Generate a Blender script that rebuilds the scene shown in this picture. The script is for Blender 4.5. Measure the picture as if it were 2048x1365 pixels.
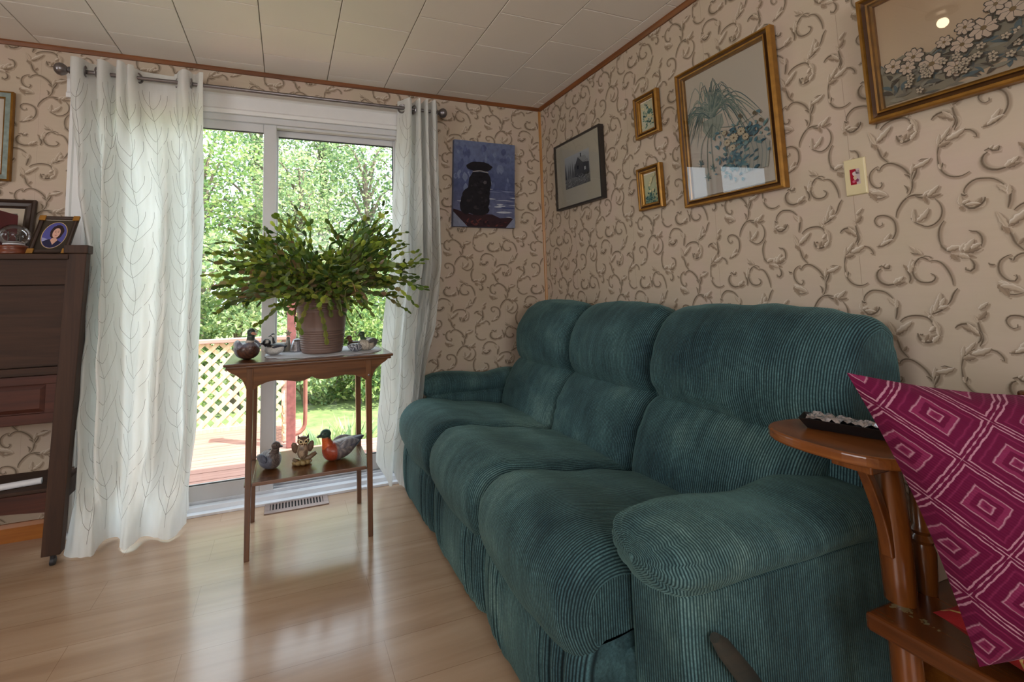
import bpy, bmesh, math, random
from mathutils import Vector, Matrix
from math import sin, cos, pi, radians, sqrt, exp

for o in list(bpy.data.objects):
    bpy.data.objects.remove(o)
SC = bpy.context.scene
COL = SC.collection
random.seed(7)


def lin1(v):
    v = v / 255.0
    return v / 12.92 if v <= 0.04045 else ((v + 0.055) / 1.055) ** 2.4


def rgb(r, g, b):
    return (lin1(r), lin1(g), lin1(b), 1.0)


# ------------------------------------------------------------------ camera
cam_d = bpy.data.cameras.new('camera')
cam = bpy.data.objects.new('camera', cam_d)
COL.objects.link(cam)
yaw, pit, rol = 0.3392, 0.0833, -0.0217
F_ = Vector((sin(yaw) * cos(pit), cos(yaw) * cos(pit), sin(pit)))
R0 = Vector((cos(yaw), -sin(yaw), 0))
U0 = R0.cross(F_)
R_ = R0 * cos(rol) + U0 * sin(rol)
U_ = -R0 * sin(rol) + U0 * cos(rol)
M = Matrix((R_, U_, -F_)).transposed().to_4x4()
M.translation = Vector((-1.6421, -2.6135, 1.0749))
cam.matrix_world = M
cam_d.sensor_fit = 'HORIZONTAL'
cam_d.sensor_width = 36.0
cam_d.lens = 896.69 / 2048 * 36.0
cam_d.shift_x = (1024 - 888.54) / 2048
cam_d.shift_y = (503.08 - 682.5) / 2048
cam_d.clip_start = 0.02
cam_d.clip_end = 300
SC.camera = cam

# ------------------------------------------------------------------ world, sun, exposure
SC.view_settings.view_transform = 'Standard'
SC.view_settings.look = 'None'
SC.view_settings.gamma = 1
SC.view_settings.use_curve_mapping = False
SC.view_settings.exposure = 0.0
try:
    SC.cycles.use_denoising = True
    SC.cycles.max_bounces = 10
    SC.cycles.transparent_max_bounces = 12
    SC.cycles.sample_clamp_indirect = 6.0
    SC.cycles.caustics_reflective = False
    SC.cycles.caustics_refractive = False
except Exception:
    pass
W = bpy.data.worlds.new('sky')
SC.world = W
W.use_nodes = True
bg = W.node_tree.nodes['Background']
bg.inputs[0].default_value = (0.80, 0.90, 1.0, 1)
bg.inputs[1].default_value = 4.8


def light(name, kind, loc, energy, color=(1, 1, 1), size=1, size_y=None, target=None, direction=None):
    d = bpy.data.lights.new(name, kind)
    d.energy = energy
    d.color = color
    o = bpy.data.objects.new(name, d)
    COL.objects.link(o)
    o.location = loc
    if kind == 'AREA':
        d.shape = 'RECTANGLE'
        d.size = size
        d.size_y = size_y or size
    elif kind == 'SUN':
        d.angle = size
    elif kind == 'POINT':
        d.shadow_soft_size = size
    if target is not None:
        direction = Vector(target) - Vector(loc)
    if direction is not None:
        o.rotation_euler = Vector(direction).to_track_quat('-Z', 'Y').to_euler()
    return o


light('sun', 'SUN', (4, -3, 9), 12.0, (1.0, 0.96, 0.89), radians(0.6), direction=(-0.42, 0.30, -0.85))
# added fill light, set outside unseen windows behind and beside the camera
light('fill_light_rear', 'AREA', (-1.55, -4.92, 1.55), 21, (1.0, 0.96, 0.92), 1.7, 1.1, direction=(0, 1, -0.05))
light('fill_light_left', 'AREA', (-4.62, -2.9, 1.5), 37, (1.0, 0.98, 0.97), 1.5, 1.1, direction=(1, 0, -0.05))
pt = light('daylight_portal', 'AREA', (-1.78, 0.16, 1.02), 1, (1, 1, 1), 1.56, 2.0, direction=(0, -1, 0))
pt.data.cycles.is_portal = True


# ------------------------------------------------------------------ helpers: objects
def tag(o, label=None, cat=None, group=None, kind=None):
    if label:
        o['label'] = label
    if cat:
        o['category'] = cat
    if group:
        o['group'] = group
    if kind:
        o['kind'] = kind
    return o


def thing(name, label, cat, loc, group=None, kind=None):
    o = bpy.data.objects.new(name, None)
    o.empty_display_size = 0.05
    COL.objects.link(o)
    o.location = loc
    return tag(o, label, cat, group, kind)


class MB:
    """collects faces of ONE mesh"""

    def __init__(s):
        s.v = []
        s.f = []
        s.m = []
        s.c = []
        s.uv = {}
        s.cur = 0
        s.col = (1, 1, 1, 1)
        s.sm = True

    def av(s, p, col=None):
        s.v.append((p[0], p[1], p[2]))
        s.c.append(col or s.col)
        return len(s.v) - 1

    def af(s, idx, m=None):
        s.f.append(tuple(idx))
        s.m.append(s.cur if m is None else m)

    def box(s, x0, x1, y0, y1, z0, z1):
        i = [s.av((x, y, z)) for z in (z0, z1) for y in (y0, y1) for x in (x0, x1)]
        for q in ((0, 2, 3, 1), (4, 5, 7, 6), (0, 1, 5, 4), (2, 6, 7, 3), (0, 4, 6, 2), (1, 3, 7, 5)):
            s.af([i[k] for k in q])
        return s

    def hexa(s, P):
        """8 corner points, bottom 4 ccw then top 4 ccw"""
        i = [s.av(p) for p in P]
        for q in ((3, 2, 1, 0), (4, 5, 6, 7), (0, 1, 5, 4), (1, 2, 6, 5), (2, 3, 7, 6), (3, 0, 4, 7)):
            s.af([i[k] for k in q])
        return s

    def bar(s, a, b, w, h, up=(0, 0, 1)):
        a = Vector(a)
        b = Vector(b)
        d = (b - a).normalized()
        sd = d.cross(Vector(up)).normalized()
        u2 = sd.cross(d).normalized()
        P = []
        for p in (a, b):
            P += [p - sd * w / 2 - u2 * h / 2, p + sd * w / 2 - u2 * h / 2, p + sd * w / 2 + u2 * h / 2, p - sd * w / 2 + u2 * h / 2]
        return s.hexa(P)

    def prism(s, poly, T, d0, d1):
        """poly 2D extruded; T maps (a,b,d)->xyz"""
        n = len(poly)
        A = [s.av(T(a, b, d0)) for a, b in poly]
        B = [s.av(T(a, b, d1)) for a, b in poly]
        s.af(A[::-1])
        s.af(B)
        for k in range(n):
            j = (k + 1) % n
            s.af([A[k], A[j], B[j], B[k]])
        return s

    def rings(s, R, cap0=True, cap1=True, closed=True, cols=None):
        idx = []
        for r, ring in enumerate(R):
            idx.append([s.av(p, cols[r] if cols else None) for p in ring])
        n = len(R[0])
        for a, b in zip(idx[:-1], idx[1:]):
            for k in range(n if closed else n - 1):
                j = (k + 1) % n
                s.af([a[k], a[j], b[j], b[k]])
        for flag, ring, rev in ((cap0, 0, True), (cap1, -1, False)):
            if flag:
                ct = sum((Vector(p) for p in R[ring]), Vector()) / n
                c = s.av(ct, cols[ring] if cols else None)
                L = idx[ring]
                for k in range(n):
                    j = (k + 1) % n
                    s.af([L[j], L[k], c] if rev else [L[k], L[j], c])
        return idx

    def lathe(s, prof, o, seg=24, ax=None, cap0=True, cap1=True, cols=None):
        """prof (r,h) about axis through o (z by default)"""
        az = Vector(ax or (0, 0, 1)).normalized()
        ux = az.orthogonal().normalized()
        uy = az.cross(ux)
        o = Vector(o)
        R = [[o + az * h + (ux * cos(2 * pi * k / seg) + uy * sin(2 * pi * k / seg)) * r for k in range(seg)] for r, h in prof]
        s.rings(R, cap0, cap1, cols=cols)
        return s

    def tube(s, pts, r, seg=8, cap=True, flat=None):
        P = [Vector(p) for p in pts]
        n = len(P)
        rr = r if isinstance(r, (list, tuple)) else [r] * n
        R = []
        ref = None
        for i in range(n):
            d = (P[min(i + 1, n - 1)] - P[max(i - 1, 0)]).normalized()
            if ref is None:
                ref = d.orthogonal().normalized()
            ux = (ref - d * ref.dot(d)).normalized()
            ref = ux
            uy = d.cross(ux)
            R.append([P[i] + (ux * cos(2 * pi * k / seg) + uy * sin(2 * pi * k / seg)) * rr[i] for k in range(seg)])
        s.rings(R, cap, cap)
        return s

    def ell(s, c, rx, ry, rz, X=(1, 0, 0), Z=(0, 0, 1), nu=16, nv=10, colf=None, pw=1.0):
        X = Vector(X).normalized()
        Z = Vector(Z).normalized()
        Y = Z.cross(X).normalized()
        X = Y.cross(Z)
        c = Vector(c)
        top = []
        for j in range(1, nv):
            t = pi * j / nv
            ring = []
            for i in range(nu):
                a = 2 * pi * i / nu
                ring.append(c + X * (rx * sin(t) * cos(a)) + Y * (ry * sin(t) * sin(a)) + Z * (-rz * cos(t)))
            top.append(ring)
        n0 = len(s.v)
        s.rings(top, True, True)
        # move the cap centres onto the poles
        s.v[-2] = tuple(c - Z * rz)
        s.v[-1] = tuple(c + Z * rz)
        if colf:
            for k in range(n0, len(s.v)):
                s.c[k] = colf(Vector(s.v[k]))
        return s

    def grid(s, fn, nu, nv, closeu=False):
        idx = []
        for j in range(nv + 1):
            idx.append([s.av(fn(i / nu, j / nv)) for i in range(nu if closeu else nu + 1)])
        for j in range(nv):
            for i in range(nu):
                k = (i + 1) % nu if closeu else i + 1
                s.af([idx[j][i], idx[j][k], idx[j + 1][k], idx[j + 1][i]])
        return idx

    def build(s, name, mat, parent=None, smooth=True, angle=40, bevel=0, bseg=2, sub=0):
        me = bpy.data.meshes.new(name)
        me.from_pydata(s.v, [], s.f)
        mats = mat if isinstance(mat, (list, tuple)) else [mat]
        for m in mats:
            me.materials.append(m)
        if len(mats) > 1:
            me.polygons.foreach_set('material_index', s.m)
        ca = me.color_attributes.new('Col', 'FLOAT_COLOR', 'POINT')
        ca.data.foreach_set('color', [x for c in s.c for x in c])
        if s.uv:
            ul = me.uv_layers.new(name='UVMap')
            vi = [0] * len(me.loops)
            me.loops.foreach_get('vertex_index', vi)
            fl = []
            for q in vi:
                fl += s.uv.get(q, (0, 0))
            ul.data.foreach_set('uv', fl)
        if smooth:
            me.polygons.foreach_set('use_smooth', [True] * len(me.polygons))
            if angle < 180:
                try:
                    me.set_sharp_from_angle(angle=radians(angle))
                except Exception:
                    pass
        me.update()
        o = bpy.data.objects.new(name, me)
        COL.objects.link(o)
        if parent:
            o.parent = parent
            o.matrix_parent_inverse = world_of(parent).inverted()
        if bevel:
            b = o.modifiers.new('bevel', 'BEVEL')
            b.width = bevel
            b.segments = bseg
            b.limit_method = 'ANGLE'
            b.angle_limit = radians(35)
            b.harden_normals = False
        if sub:
            b = o.modifiers.new('sub', 'SUBSURF')
            b.levels = sub
            b.render_levels = sub
        return o


def world_of(o):
    m = Matrix.LocRotScale(o.location, o.rotation_euler, o.scale)
    if o.parent:
        m = world_of(o.parent) @ o.matrix_parent_inverse @ m
    return m


def catmull(P, n, closed=False):
    """resample a control polyline to n points, smooth, even in arc length"""
    P = [Vector(p) for p in P]
    N = len(P)
    out = []
    segs = N if closed else N - 1
    for i in range(segs):
        if closed:
            a, b, c, d = P[(i - 1) % N], P[i], P[(i + 1) % N], P[(i + 2) % N]
        else:
            a, b, c, d = P[max(i - 1, 0)], P[i], P[i + 1], P[min(i + 2, N - 1)]
        for k in range(12):
            t = k / 12
            out.append(0.5 * ((2 * b) + (c - a) * t + (2 * a - 5 * b + 4 * c - d) * t * t + (3 * b - a - 3 * c + d) * t ** 3))
    out.append(P[0] if closed else P[-1])
    L = [0]
    for a, b in zip(out[:-1], out[1:]):
        L.append(L[-1] + (b - a).length)
    res = []
    m = n if closed else n - 1
    j = 0
    for i in range(n):
        t = L[-1] * i / m
        while j < len(L) - 2 and L[j + 1] < t:
            j += 1
        f = (t - L[j]) / max(L[j + 1] - L[j], 1e-9)
        res.append(out[j].lerp(out[j + 1], min(max(f, 0), 1)))
    return res


def hash1(i):
    return (sin(i * 127.1 + 311.7) * 43758.5453) % 1.0


def noise1(x, seed=0):
    i = math.floor(x)
    f = x - i
    f = f * f * (3 - 2 * f)
    return (hash1(i + seed * 57.3) * (1 - f) + hash1(i + 1 + seed * 57.3) * f) * 2 - 1


# ------------------------------------------------------------------ helpers: materials
class NT:
    def __init__(s, name):
        s.mat = bpy.data.materials.new(name)
        s.mat.use_nodes = True
        s.t = s.mat.node_tree
        s.n = s.t.nodes
        s.l = s.t.links
        s.p = s.n['Principled BSDF']
        s.out = s.n['Material Output']

    def node(s, t, **kw):
        n = s.n.new(t)
        for k, v in kw.items():
            setattr(n, k, v)
        return n

    def link(s, a, b):
        s.l.new(a, b)

    def val(s, sock, v):
        if hasattr(v, 'is_output') or isinstance(v, bpy.types.NodeSocket):
            s.l.new(v, sock)
        else:
            sock.default_value = v

    def math(s, op, a, b=0.0, c=None, clamp=False):
        n = s.node('ShaderNodeMath', operation=op)
        n.use_clamp = clamp
        s.val(n.inputs[0], a)
        s.val(n.inputs[1], b)
        if c is not None:
            s.val(n.inputs[2], c)
        return n.outputs[0]

    def mix(s, f, a, b, blend='MIX'):
        n = s.node('ShaderNodeMix', data_type='RGBA', blend_type=blend)
        s.val(n.inputs[0], f)
        s.val(n.inputs[6], a)
        s.val(n.inputs[7], b)
        return n.outputs[2]

    def coords(s, kind='Object', scale=(1, 1, 1), rot=(0, 0, 0), loc=(0, 0, 0)):
        tc = s.node('ShaderNodeTexCoord')
        mp = s.node('ShaderNodeMapping')
        mp.inputs['Scale'].default_value = scale
        mp.inputs['Rotation'].default_value = rot
        mp.inputs['Location'].default_value = loc
        s.link(tc.outputs[kind], mp.inputs[0])
        return mp.outputs[0]

    def noise(s, vec, scale, detail=3, rough=0.5, dist=0.0):
        n = s.node('ShaderNodeTexNoise')
        s.link(vec, n.inputs['Vector'])
        n.inputs['Scale'].default_value = scale
        n.inputs['Detail'].default_value = detail
        n.inputs['Roughness'].default_value = rough
        n.inputs['Distortion'].default_value = dist
        return n.outputs['Fac']

    def ramp(s, f, stops, interp='LINEAR'):
        n = s.node('ShaderNodeValToRGB')
        cr = n.color_ramp
        cr.interpolation = interp
        while len(cr.elements) < len(stops):
            cr.elements.new(0.5)
        for e, (p, c) in zip(cr.elements, stops):
            e.position = p
            e.color = c
        s.link(f, n.inputs[0])
        return n.outputs[0]

    def bump(s, h, strength=0.3, dist=0.01):
        n = s.node('ShaderNodeBump')
        n.inputs['Strength'].default_value = strength
        n.inputs['Distance'].default_value = dist
        s.link(h, n.inputs['Height'])
        s.link(n.outputs[0], s.p.inputs['Normal'])

    def set(s, **kw):
        for k, v in kw.items():
            s.val(s.p.inputs[k.replace('_', ' ')], v)
        return s


def plain(name, c, rough=0.5, metal=0.0, var=0.06, scale=20, bump=0.0, coat=0.0, spec=0.5):
    t = NT(name)
    v = t.coords()
    f = t.noise(v, scale, 3)
    d = tuple(x * (1 - 2.2 * var) for x in c[:3]) + (1,)
    b = tuple(min(1, x * (1 + 1.6 * var)) for x in c[:3]) + (1,)
    t.set(Base_Color=t.ramp(f, [(0.25, d), (0.75, b)]), Roughness=rough, Metallic=metal)
    t.p.inputs['Coat Weight'].default_value = coat
    t.p.inputs['Specular IOR Level'].default_value = spec
    if bump:
        t.bump(f, bump, 0.004)
    return t.mat


def wood(name, dark, light_, axis='x', rough=0.35, coat=0.15, scale=1.0, chips=None, bump=0.08):
    t = NT(name)
    sc = {'x': (2.2, 34, 34), 'y': (34, 2.2, 34), 'z': (34, 34, 2.2)}[axis]
    v = t.coords(scale=tuple(q * scale for q in sc))
    f = t.noise(v, 1.0, 5, 0.6, 0.6)
    col = t.ramp(f, [(0.28, dark), (0.72, light_)])
    g = t.noise(t.coords(), 3.0, 3)
    col = t.mix(t.math('MULTIPLY', g, 0.35), col, tuple(x * 0.55 for x in dark[:3]) + (1,))
    if chips:
        q = t.noise(t.coords(), 26, 5, 0.65)
        q2 = t.noise(t.coords(loc=(3, 1, 2)), 5, 2)
        k = t.math('MULTIPLY', t.math('GREATER_THAN', q, chips[1]), t.math('GREATER_THAN', q2, chips[2]))
        col = t.mix(k, col, chips[0])
    t.set(Base_Color=col, Roughness=rough)
    t.p.inputs['Coat Weight'].default_value = coat
    t.p.inputs['Coat Roughness'].default_value = 0.2
    t.bump(f, bump, 0.003)
    return t.mat


def vcol(name, rough=0.6, spec=0.4, var=0.0, coat=0.0, sheen=0.0, trans=0.0, var_scale=60):
    t = NT(name)
    a = t.node('ShaderNodeAttribute', attribute_name='Col')
    c = a.outputs['Color']
    if var:
        f = t.noise(t.coords(), var_scale, 3)
        c = t.mix(1.0, c, t.ramp(f, [(0.3, (1 - var,) * 3 + (1,)), (0.7, (1 + var,) * 3 + (1,))]), 'MULTIPLY')
    t.set(Base_Color=c, Roughness=rough)
    t.p.inputs['Specular IOR Level'].default_value = spec
    t.p.inputs['Coat Weight'].default_value = coat
    t.p.inputs['Sheen Weight'].default_value = sheen
    if trans:
        tr = t.node('ShaderNodeBsdfTranslucent')
        t.val(tr.inputs[0], c)
        mx = t.node('ShaderNodeMixShader')
        mx.inputs[0].default_value = trans
        t.link(t.p.outputs[0], mx.inputs[1])
        t.link(tr.outputs[0], mx.inputs[2])
        t.link(mx.outputs[0], t.out.inputs[0])
    return t.mat


def clear_glass(name, tint=(1, 1, 1, 1), refl=1.0, ior=1.5):
    """thin pane: clear with a Fresnel reflection"""
    t = NT(name)
    tr = t.node('ShaderNodeBsdfTransparent')
    tr.inputs[0].default_value = tint
    gl = t.node('ShaderNodeBsdfGlossy')
    gl.inputs['Roughness'].default_value = 0.01
    fr = t.node('ShaderNodeFresnel')
    fr.inputs[0].default_value = ior
    mx = t.node('ShaderNodeMixShader')
    t.link(t.math('MULTIPLY', fr.outputs[0], refl), mx.inputs[0])
    t.link(tr.outputs[0], mx.inputs[1])
    t.link(gl.outputs[0], mx.inputs[2])
    t.link(mx.outputs[0], t.out.inputs[0])
    return t.mat


# ------------------------------------------------------------------ materials
def mk_floor():
    t = NT('maple_laminate')
    v = t.coords()
    br = t.node('ShaderNodeTexBrick')
    t.link(t.coords(loc=(0.09, -0.005, 0)), br.inputs['Vector'])
    br.offset = 0.37
    br.inputs['Color1'].default_value = (0, 0, 0, 1)
    br.inputs['Color2'].default_value = (1, 1, 1, 1)
    br.inputs['Mortar'].default_value = (0.5, 0.5, 0.5, 1)
    br.inputs['Scale'].default_value = 1.0
    br.inputs['Mortar Size'].default_value = 0.0009
    br.inputs['Brick Width'].default_value = 0.92
    br.inputs['Row Height'].default_value = 0.1655
    g = t.noise(t.coords(scale=(1.4, 17, 1)), 1.0, 5, 0.55, 0.5)
    g2 = t.noise(t.coords(scale=(3, 70, 1)), 1.0, 4, 0.6, 0.2)
    col = t.ramp(g, [(0.25, rgb(160, 131, 107)), (0.5, rgb(180, 151, 125)), (0.78, rgb(195, 168, 143))])
    col = t.mix(t.math('MULTIPLY', br.outputs['Color'], 0.16), col, rgb(156, 116, 82))
    col = t.mix(t.math('MULTIPLY', g2, 0.22), col, rgb(165, 122, 84))
    col = t.mix(t.math('MULTIPLY', br.outputs['Fac'], 0.55), col, rgb(120, 86, 58))
    t.set(Base_Color=col, Roughness=0.24)
    t.p.inputs['Specular IOR Level'].default_value = 0.6
    t.p.inputs['Coat Weight'].default_value = 0.35
    t.p.inputs['Coat Roughness'].default_value = 0.14
    t.bump(t.math('SUBTRACT', g2, t.math('MULTIPLY', br.outputs['Fac'], 1.2)), 0.04, 0.002)
    return t.mat


def mk_wallpaper():
    t = NT('scroll_wallpaper')
    a = t.node('ShaderNodeAttribute', attribute_name='Col')
    n1 = t.noise(t.coords(scale=(6, 6, 60)), 1.0, 4, 0.6, 0.4)     # streaky linen ground
    n2 = t.noise(t.coords(), 5.5, 3)
    base = t.ramp(n2, [(0.32, rgb(186, 169, 147)), (0.5, rgb(190, 171, 151)), (0.68, rgb(193, 170, 155))])
    base = t.mix(t.math('MULTIPLY', n1, 0.34), base, rgb(208, 192, 170))
    col = t.mix(a.outputs['Alpha'], base, a.outputs['Color'])
    t.set(Base_Color=col, Roughness=0.62)
    t.p.inputs['Specular IOR Level'].default_value = 0.25
    return t.mat


def mk_sofa(name, axis, along='z'):
    """ribbed teal velour: fine wales along one axis, broken dashes, worn patches"""
    t = NT(name)
    at = t.node('ShaderNodeAttribute', attribute_name='Col')
    sp = t.node('ShaderNodeSeparateColor')
    t.link(at.outputs['Color'], sp.inputs[0])
    w = t.noise(t.coords(), 9, 3)
    co = t.math('ADD', sp.outputs[0], t.math('MULTIPLY', w, 0.005))
    s = t.math('SINE', t.math('MULTIPLY', co, 2 * pi / 0.0066))
    s = t.math('MULTIPLY_ADD', s, 0.5, 0.5)
    fine = t.noise(t.coords(scale=(160, 160, 160)), 1.0, 2, 0.6)
    dash = t.math('MULTIPLY', s, t.math('MULTIPLY_ADD', fine, 1.5, 0.05))
    band = t.noise(t.coords(scale=((38, 5, 5) if axis == 'X' else (5, 38, 5))), 1.0, 3, 0.6)
    pile = t.noise(t.coords(), 2.6, 4, 0.6)
    base = t.ramp(pile, [(0.34, rgb(12, 21, 25)), (0.52, rgb(19, 38, 43)), (0.70, rgb(38, 66, 68))])
    hi = t.ramp(pile, [(0.34, rgb(66, 102, 110)), (0.55, rgb(104, 142, 144)), (0.72, rgb(146, 176, 168))])
    k = t.math('MULTIPLY', dash, t.math('MULTIPLY_ADD', band, 1.25, 0.12), clamp=True)
    col = t.mix(k, base, hi)
    t.set(Base_Color=col, Roughness=0.8)
    t.p.inputs['Specular IOR Level'].default_value = 0.2
    t.p.inputs['Sheen Weight'].default_value = 0.28
    t.p.inputs['Sheen Roughness'].default_value = 0.4
    t.p.inputs['Sheen Tint'].default_value = rgb(170, 215, 205)
    t.bump(s, 0.5, 0.0022)
    return t.mat


def mk_curtain():
    t = NT('white_sheer_satin')
    f = t.noise(t.coords(scale=(40, 40, 6)), 1.0, 3)
    c = t.ramp(f, [(0.3, rgb(232, 230, 222)), (0.7, rgb(247, 246, 241))])
    t.set(Base_Color=c, Roughness=0.38)
    t.p.inputs['Sheen Weight'].default_value = 0.3
    tr = t.node('ShaderNodeBsdfTranslucent')
    tr.inputs[0].default_value = (0.80, 0.83, 0.84, 1)
    mx = t.node('ShaderNodeMixShader')
    mx.inputs[0].default_value = 0.45
    t.link(t.p.outputs[0], mx.inputs[1])
    t.link(tr.outputs[0], mx.inputs[2])
    t.link(mx.outputs[0], t.out.inputs[0])
    t.bump(t.noise(t.coords(scale=(30, 30, 9)), 1.0, 3), 0.35, 0.008)
    return t.mat


def mk_pillow():
    """woven magenta cover: nested lozenges and pale braided zigzags, by the cover's own UV"""
    t = NT('magenta_lozenge_weave')
    tc = t.node('ShaderNodeTexCoord')
    sp = t.node('ShaderNodeSeparateXYZ')
    t.link(tc.outputs['UV'], sp.inputs[0])
    nz = t.noise(t.coords('UV'), 30, 3)
    wob = t.math('MULTIPLY_ADD', nz, 0.05, -0.025)
    u, v = sp.outputs['X'], sp.outputs['Y']
    p = t.math('ADD', t.math('ADD', t.math('MULTIPLY', u, 3.5), t.math('MULTIPLY', v, 3.1)), 0.15)
    q = t.math('ADD', t.math('SUBTRACT', t.math('MULTIPLY', u, 3.5), t.math('MULTIPLY', v, 3.1)), 0.62)
    fp = t.math('ABSOLUTE', t.math('SUBTRACT', t.math('FRACT', p), 0.5))
    fq = t.math('ABSOLUTE', t.math('SUBTRACT', t.math('FRACT', q), 0.5))
    d = t.math('ADD', t.math('MAXIMUM', fp, fq), wob)
    ground = rgb(92, 1, 48)
    pale = rgb(190, 140, 156)
    mid = rgb(126, 36, 76)
    st = [(0.0, ground), (0.055, mid), (0.075, pale), (0.09, ground), (0.15, ground), (0.16, mid), (0.215, mid), (0.225, pale),
          (0.245, ground), (0.33, ground), (0.345, mid), (0.37, ground), (0.43, ground), (0.435, pale), (0.452, pale), (0.457, ground),
          (0.491, ground), (0.495, pale)]
    col = t.ramp(d, st, 'LINEAR')
    rope = t.math('SINE', t.math('MULTIPLY', t.math('ADD', u, v), 420))
    thr = t.noise(t.coords('UV', scale=(260, 260, 1)), 1.0, 2)
    col = t.mix(t.math('MULTIPLY', thr, 0.5), col, ground)
    t.set(Base_Color=col, Roughness=0.8)
    t.p.inputs['Sheen Weight'].default_value = 0.05
    t.p.inputs['Specular IOR Level'].default_value = 0.2
    h = t.math('ADD', t.math('MULTIPLY', t.math('GREATER_THAN', d, 0.43), 0.8), t.math('MULTIPLY', rope, 0.15))
    t.bump(h, 0.4, 0.003)
    return t.mat


def mk_tartan():
    t = NT('red_tartan')
    tc = t.node('ShaderNodeTexCoord')
    sp = t.node('ShaderNodeSeparateXYZ')
    t.link(tc.outputs['UV'], sp.inputs[0])
    red, grn, yel = rgb(142, 8, 12), rgb(34, 40, 36), rgb(190, 165, 100)

    def stripes(x):
        f = t.math('FRACT', t.math('MULTIPLY', x, 4.2))
        g = t.math('MULTIPLY', t.math('GREATER_THAN', f, 0.55), t.math('LESS_THAN', f, 0.8))
        y = t.math('MULTIPLY', t.math('GREATER_THAN', f, 0.2), t.math('LESS_THAN', f, 0.235))
        return g, y
    g1, y1 = stripes(sp.outputs['X'])
    g2, y2 = stripes(sp.outputs['Y'])
    c = t.mix(t.math('MULTIPLY', t.math('ADD', g1, g2), 0.46), red, grn)
    c = t.mix(t.math('MULTIPLY', t.math('ADD', y1, y2, clamp=True), 0.8), c, yel)
    t.set(Base_Color=c, Roughness=0.85)
    t.bump(t.noise(t.coords('UV', scale=(300, 300, 1)), 1.0, 2), 0.3, 0.002)
    return t.mat


M_FLOOR = mk_floor()
M_WALL = mk_wallpaper()
M_PLAINWALL = plain('plain_wallpaper', rgb(205, 182, 152), 0.7, var=0.03, scale=6)
M_CEIL = plain('ceiling_tile', rgb(236, 230, 222), 0.55, var=0.012, scale=3, spec=0.4)
M_GROOVE = plain('ceiling_joint', rgb(150, 140, 126), 0.8)
M_TRIM = wood('orange_trim_wood', rgb(98, 54, 24), rgb(146, 86, 40), 'x', 0.4, 0.1)
M_TRIMY = wood('orange_trim_wood_y', rgb(98, 54, 24), rgb(146, 86, 40), 'y', 0.4, 0.1)
M_TRIMZ = wood('honey_corner_wood', rgb(150, 98, 42), rgb(186, 132, 64), 'z', 0.4, 0.1)
M_BASE = wood('baseboard_wood', rgb(150, 84, 28), rgb(196, 122, 50), 'x', 0.4, 0.1)
M_WHITE = plain('white_door_vinyl', rgb(226, 224, 222), 0.35, var=0.01)
M_ALU = plain('grey_white_door_frame', rgb(206, 205, 206), 0.35, var=0.01)
M_SILL = plain('white_sill', rgb(228, 230, 236), 0.3, var=0.02)
M_GASKET = plain('black_gasket', rgb(40, 40, 44), 0.5)
M_PANE = clear_glass('window_pane', (0.97, 0.99, 0.985, 1), 0.3)
M_PGLASS = clear_glass('picture_glass', (1, 1, 1, 1), 1.9, 1.5)
M_SOFAY = mk_sofa('teal_ribbed_velour_y', 'Y')
M_SOFAX = mk_sofa('teal_ribbed_velour_x', 'X')
M_CURT = mk_curtain()
M_THREAD = plain('grey_embroidery_thread', rgb(116, 108, 100), 0.6)
M_PEWTER = plain('brushed_pewter', rgb(128, 122, 122), 0.32, 0.85, var=0.05, scale=40)
M_TABLE = wood('honey_brown_wood', rgb(76, 43, 21), rgb(126, 80, 43), 'x', 0.25, 0.4)
M_TABLEZ = wood('honey_brown_wood_z', rgb(76, 44, 22), rgb(124, 80, 44), 'z', 0.28, 0.35)
M_DESK = wood('dark_brown_wood', rgb(42, 24, 13), rgb(74, 46, 28), 'x', 0.75, 0.0)
M_DESKR = wood('red_brown_wood', rgb(54, 23, 13), rgb(90, 44, 28), 'x', 0.65, 0.0)
M_DESKZ = wood('dark_brown_wood_z', rgb(44, 25, 14), rgb(78, 50, 32), 'z', 0.7, 0.0)
M_BENCHY = wood('bench_maple_y', rgb(72, 34, 12), rgb(118, 64, 26), 'y', 0.25, 0.45, chips=(rgb(128, 122, 88), 0.60, 0.56))
M_BENCHZ = wood('bench_maple_z', rgb(98, 50, 18), rgb(150, 86, 36), 'z', 0.25, 0.45)
M_BENCHT = wood('bench_maple_top', rgb(104, 54, 20), rgb(158, 94, 42), 'y', 0.25, 0.4, chips=(rgb(150, 120, 90), 0.66, 0.6))
M_PILLOW = mk_pillow()
M_TARTAN = mk_tartan()
M_GOLD = plain('antique_gold_moulding', rgb(158, 112, 46), 0.35, 0.55, var=0.12, scale=30)
M_GOLDD = plain('dark_gold_groove', rgb(84, 52, 22), 0.5, 0.2, var=0.1, scale=30)
M_BLACKF = plain('black_frame', rgb(44, 38, 34), 0.4)
M_BROWNF = plain('dark_walnut_frame', rgb(56, 40, 32), 0.35, var=0.1)
M_ART = vcol('printed_paper', 0.7, 0.2)
M_CANVAS = vcol('painted_canvas', 0.75, 0.2, var=0.14, var_scale=45)
M_CERAM = vcol('glazed_ceramic', 0.22, 0.5, var=0.10, coat=0.3, var_scale=130)
M_CARVED = vcol('painted_carved_wood', 0.4, 0.4, var=0.22, coat=0.15, var_scale=240)
M_POT = plain('terracotta_plastic_pot', rgb(118, 94, 84), 0.5, var=0.05, scale=12)
M_SOIL = plain('dry_soil', rgb(66, 48, 36), 0.95, var=0.2, scale=90, bump=0.5)
M_CACTUS = vcol('cactus_green', 0.4, 0.4, var=0.18, trans=0.5, var_scale=40)
M_LACE = plain('white_lace', rgb(222, 222, 228), 0.9, var=0.06, scale=220, bump=0.6)
M_CRYSTAL = clear_glass('cut_crystal', (0.97, 0.98, 1, 1), 0.8, 1.45)
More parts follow.
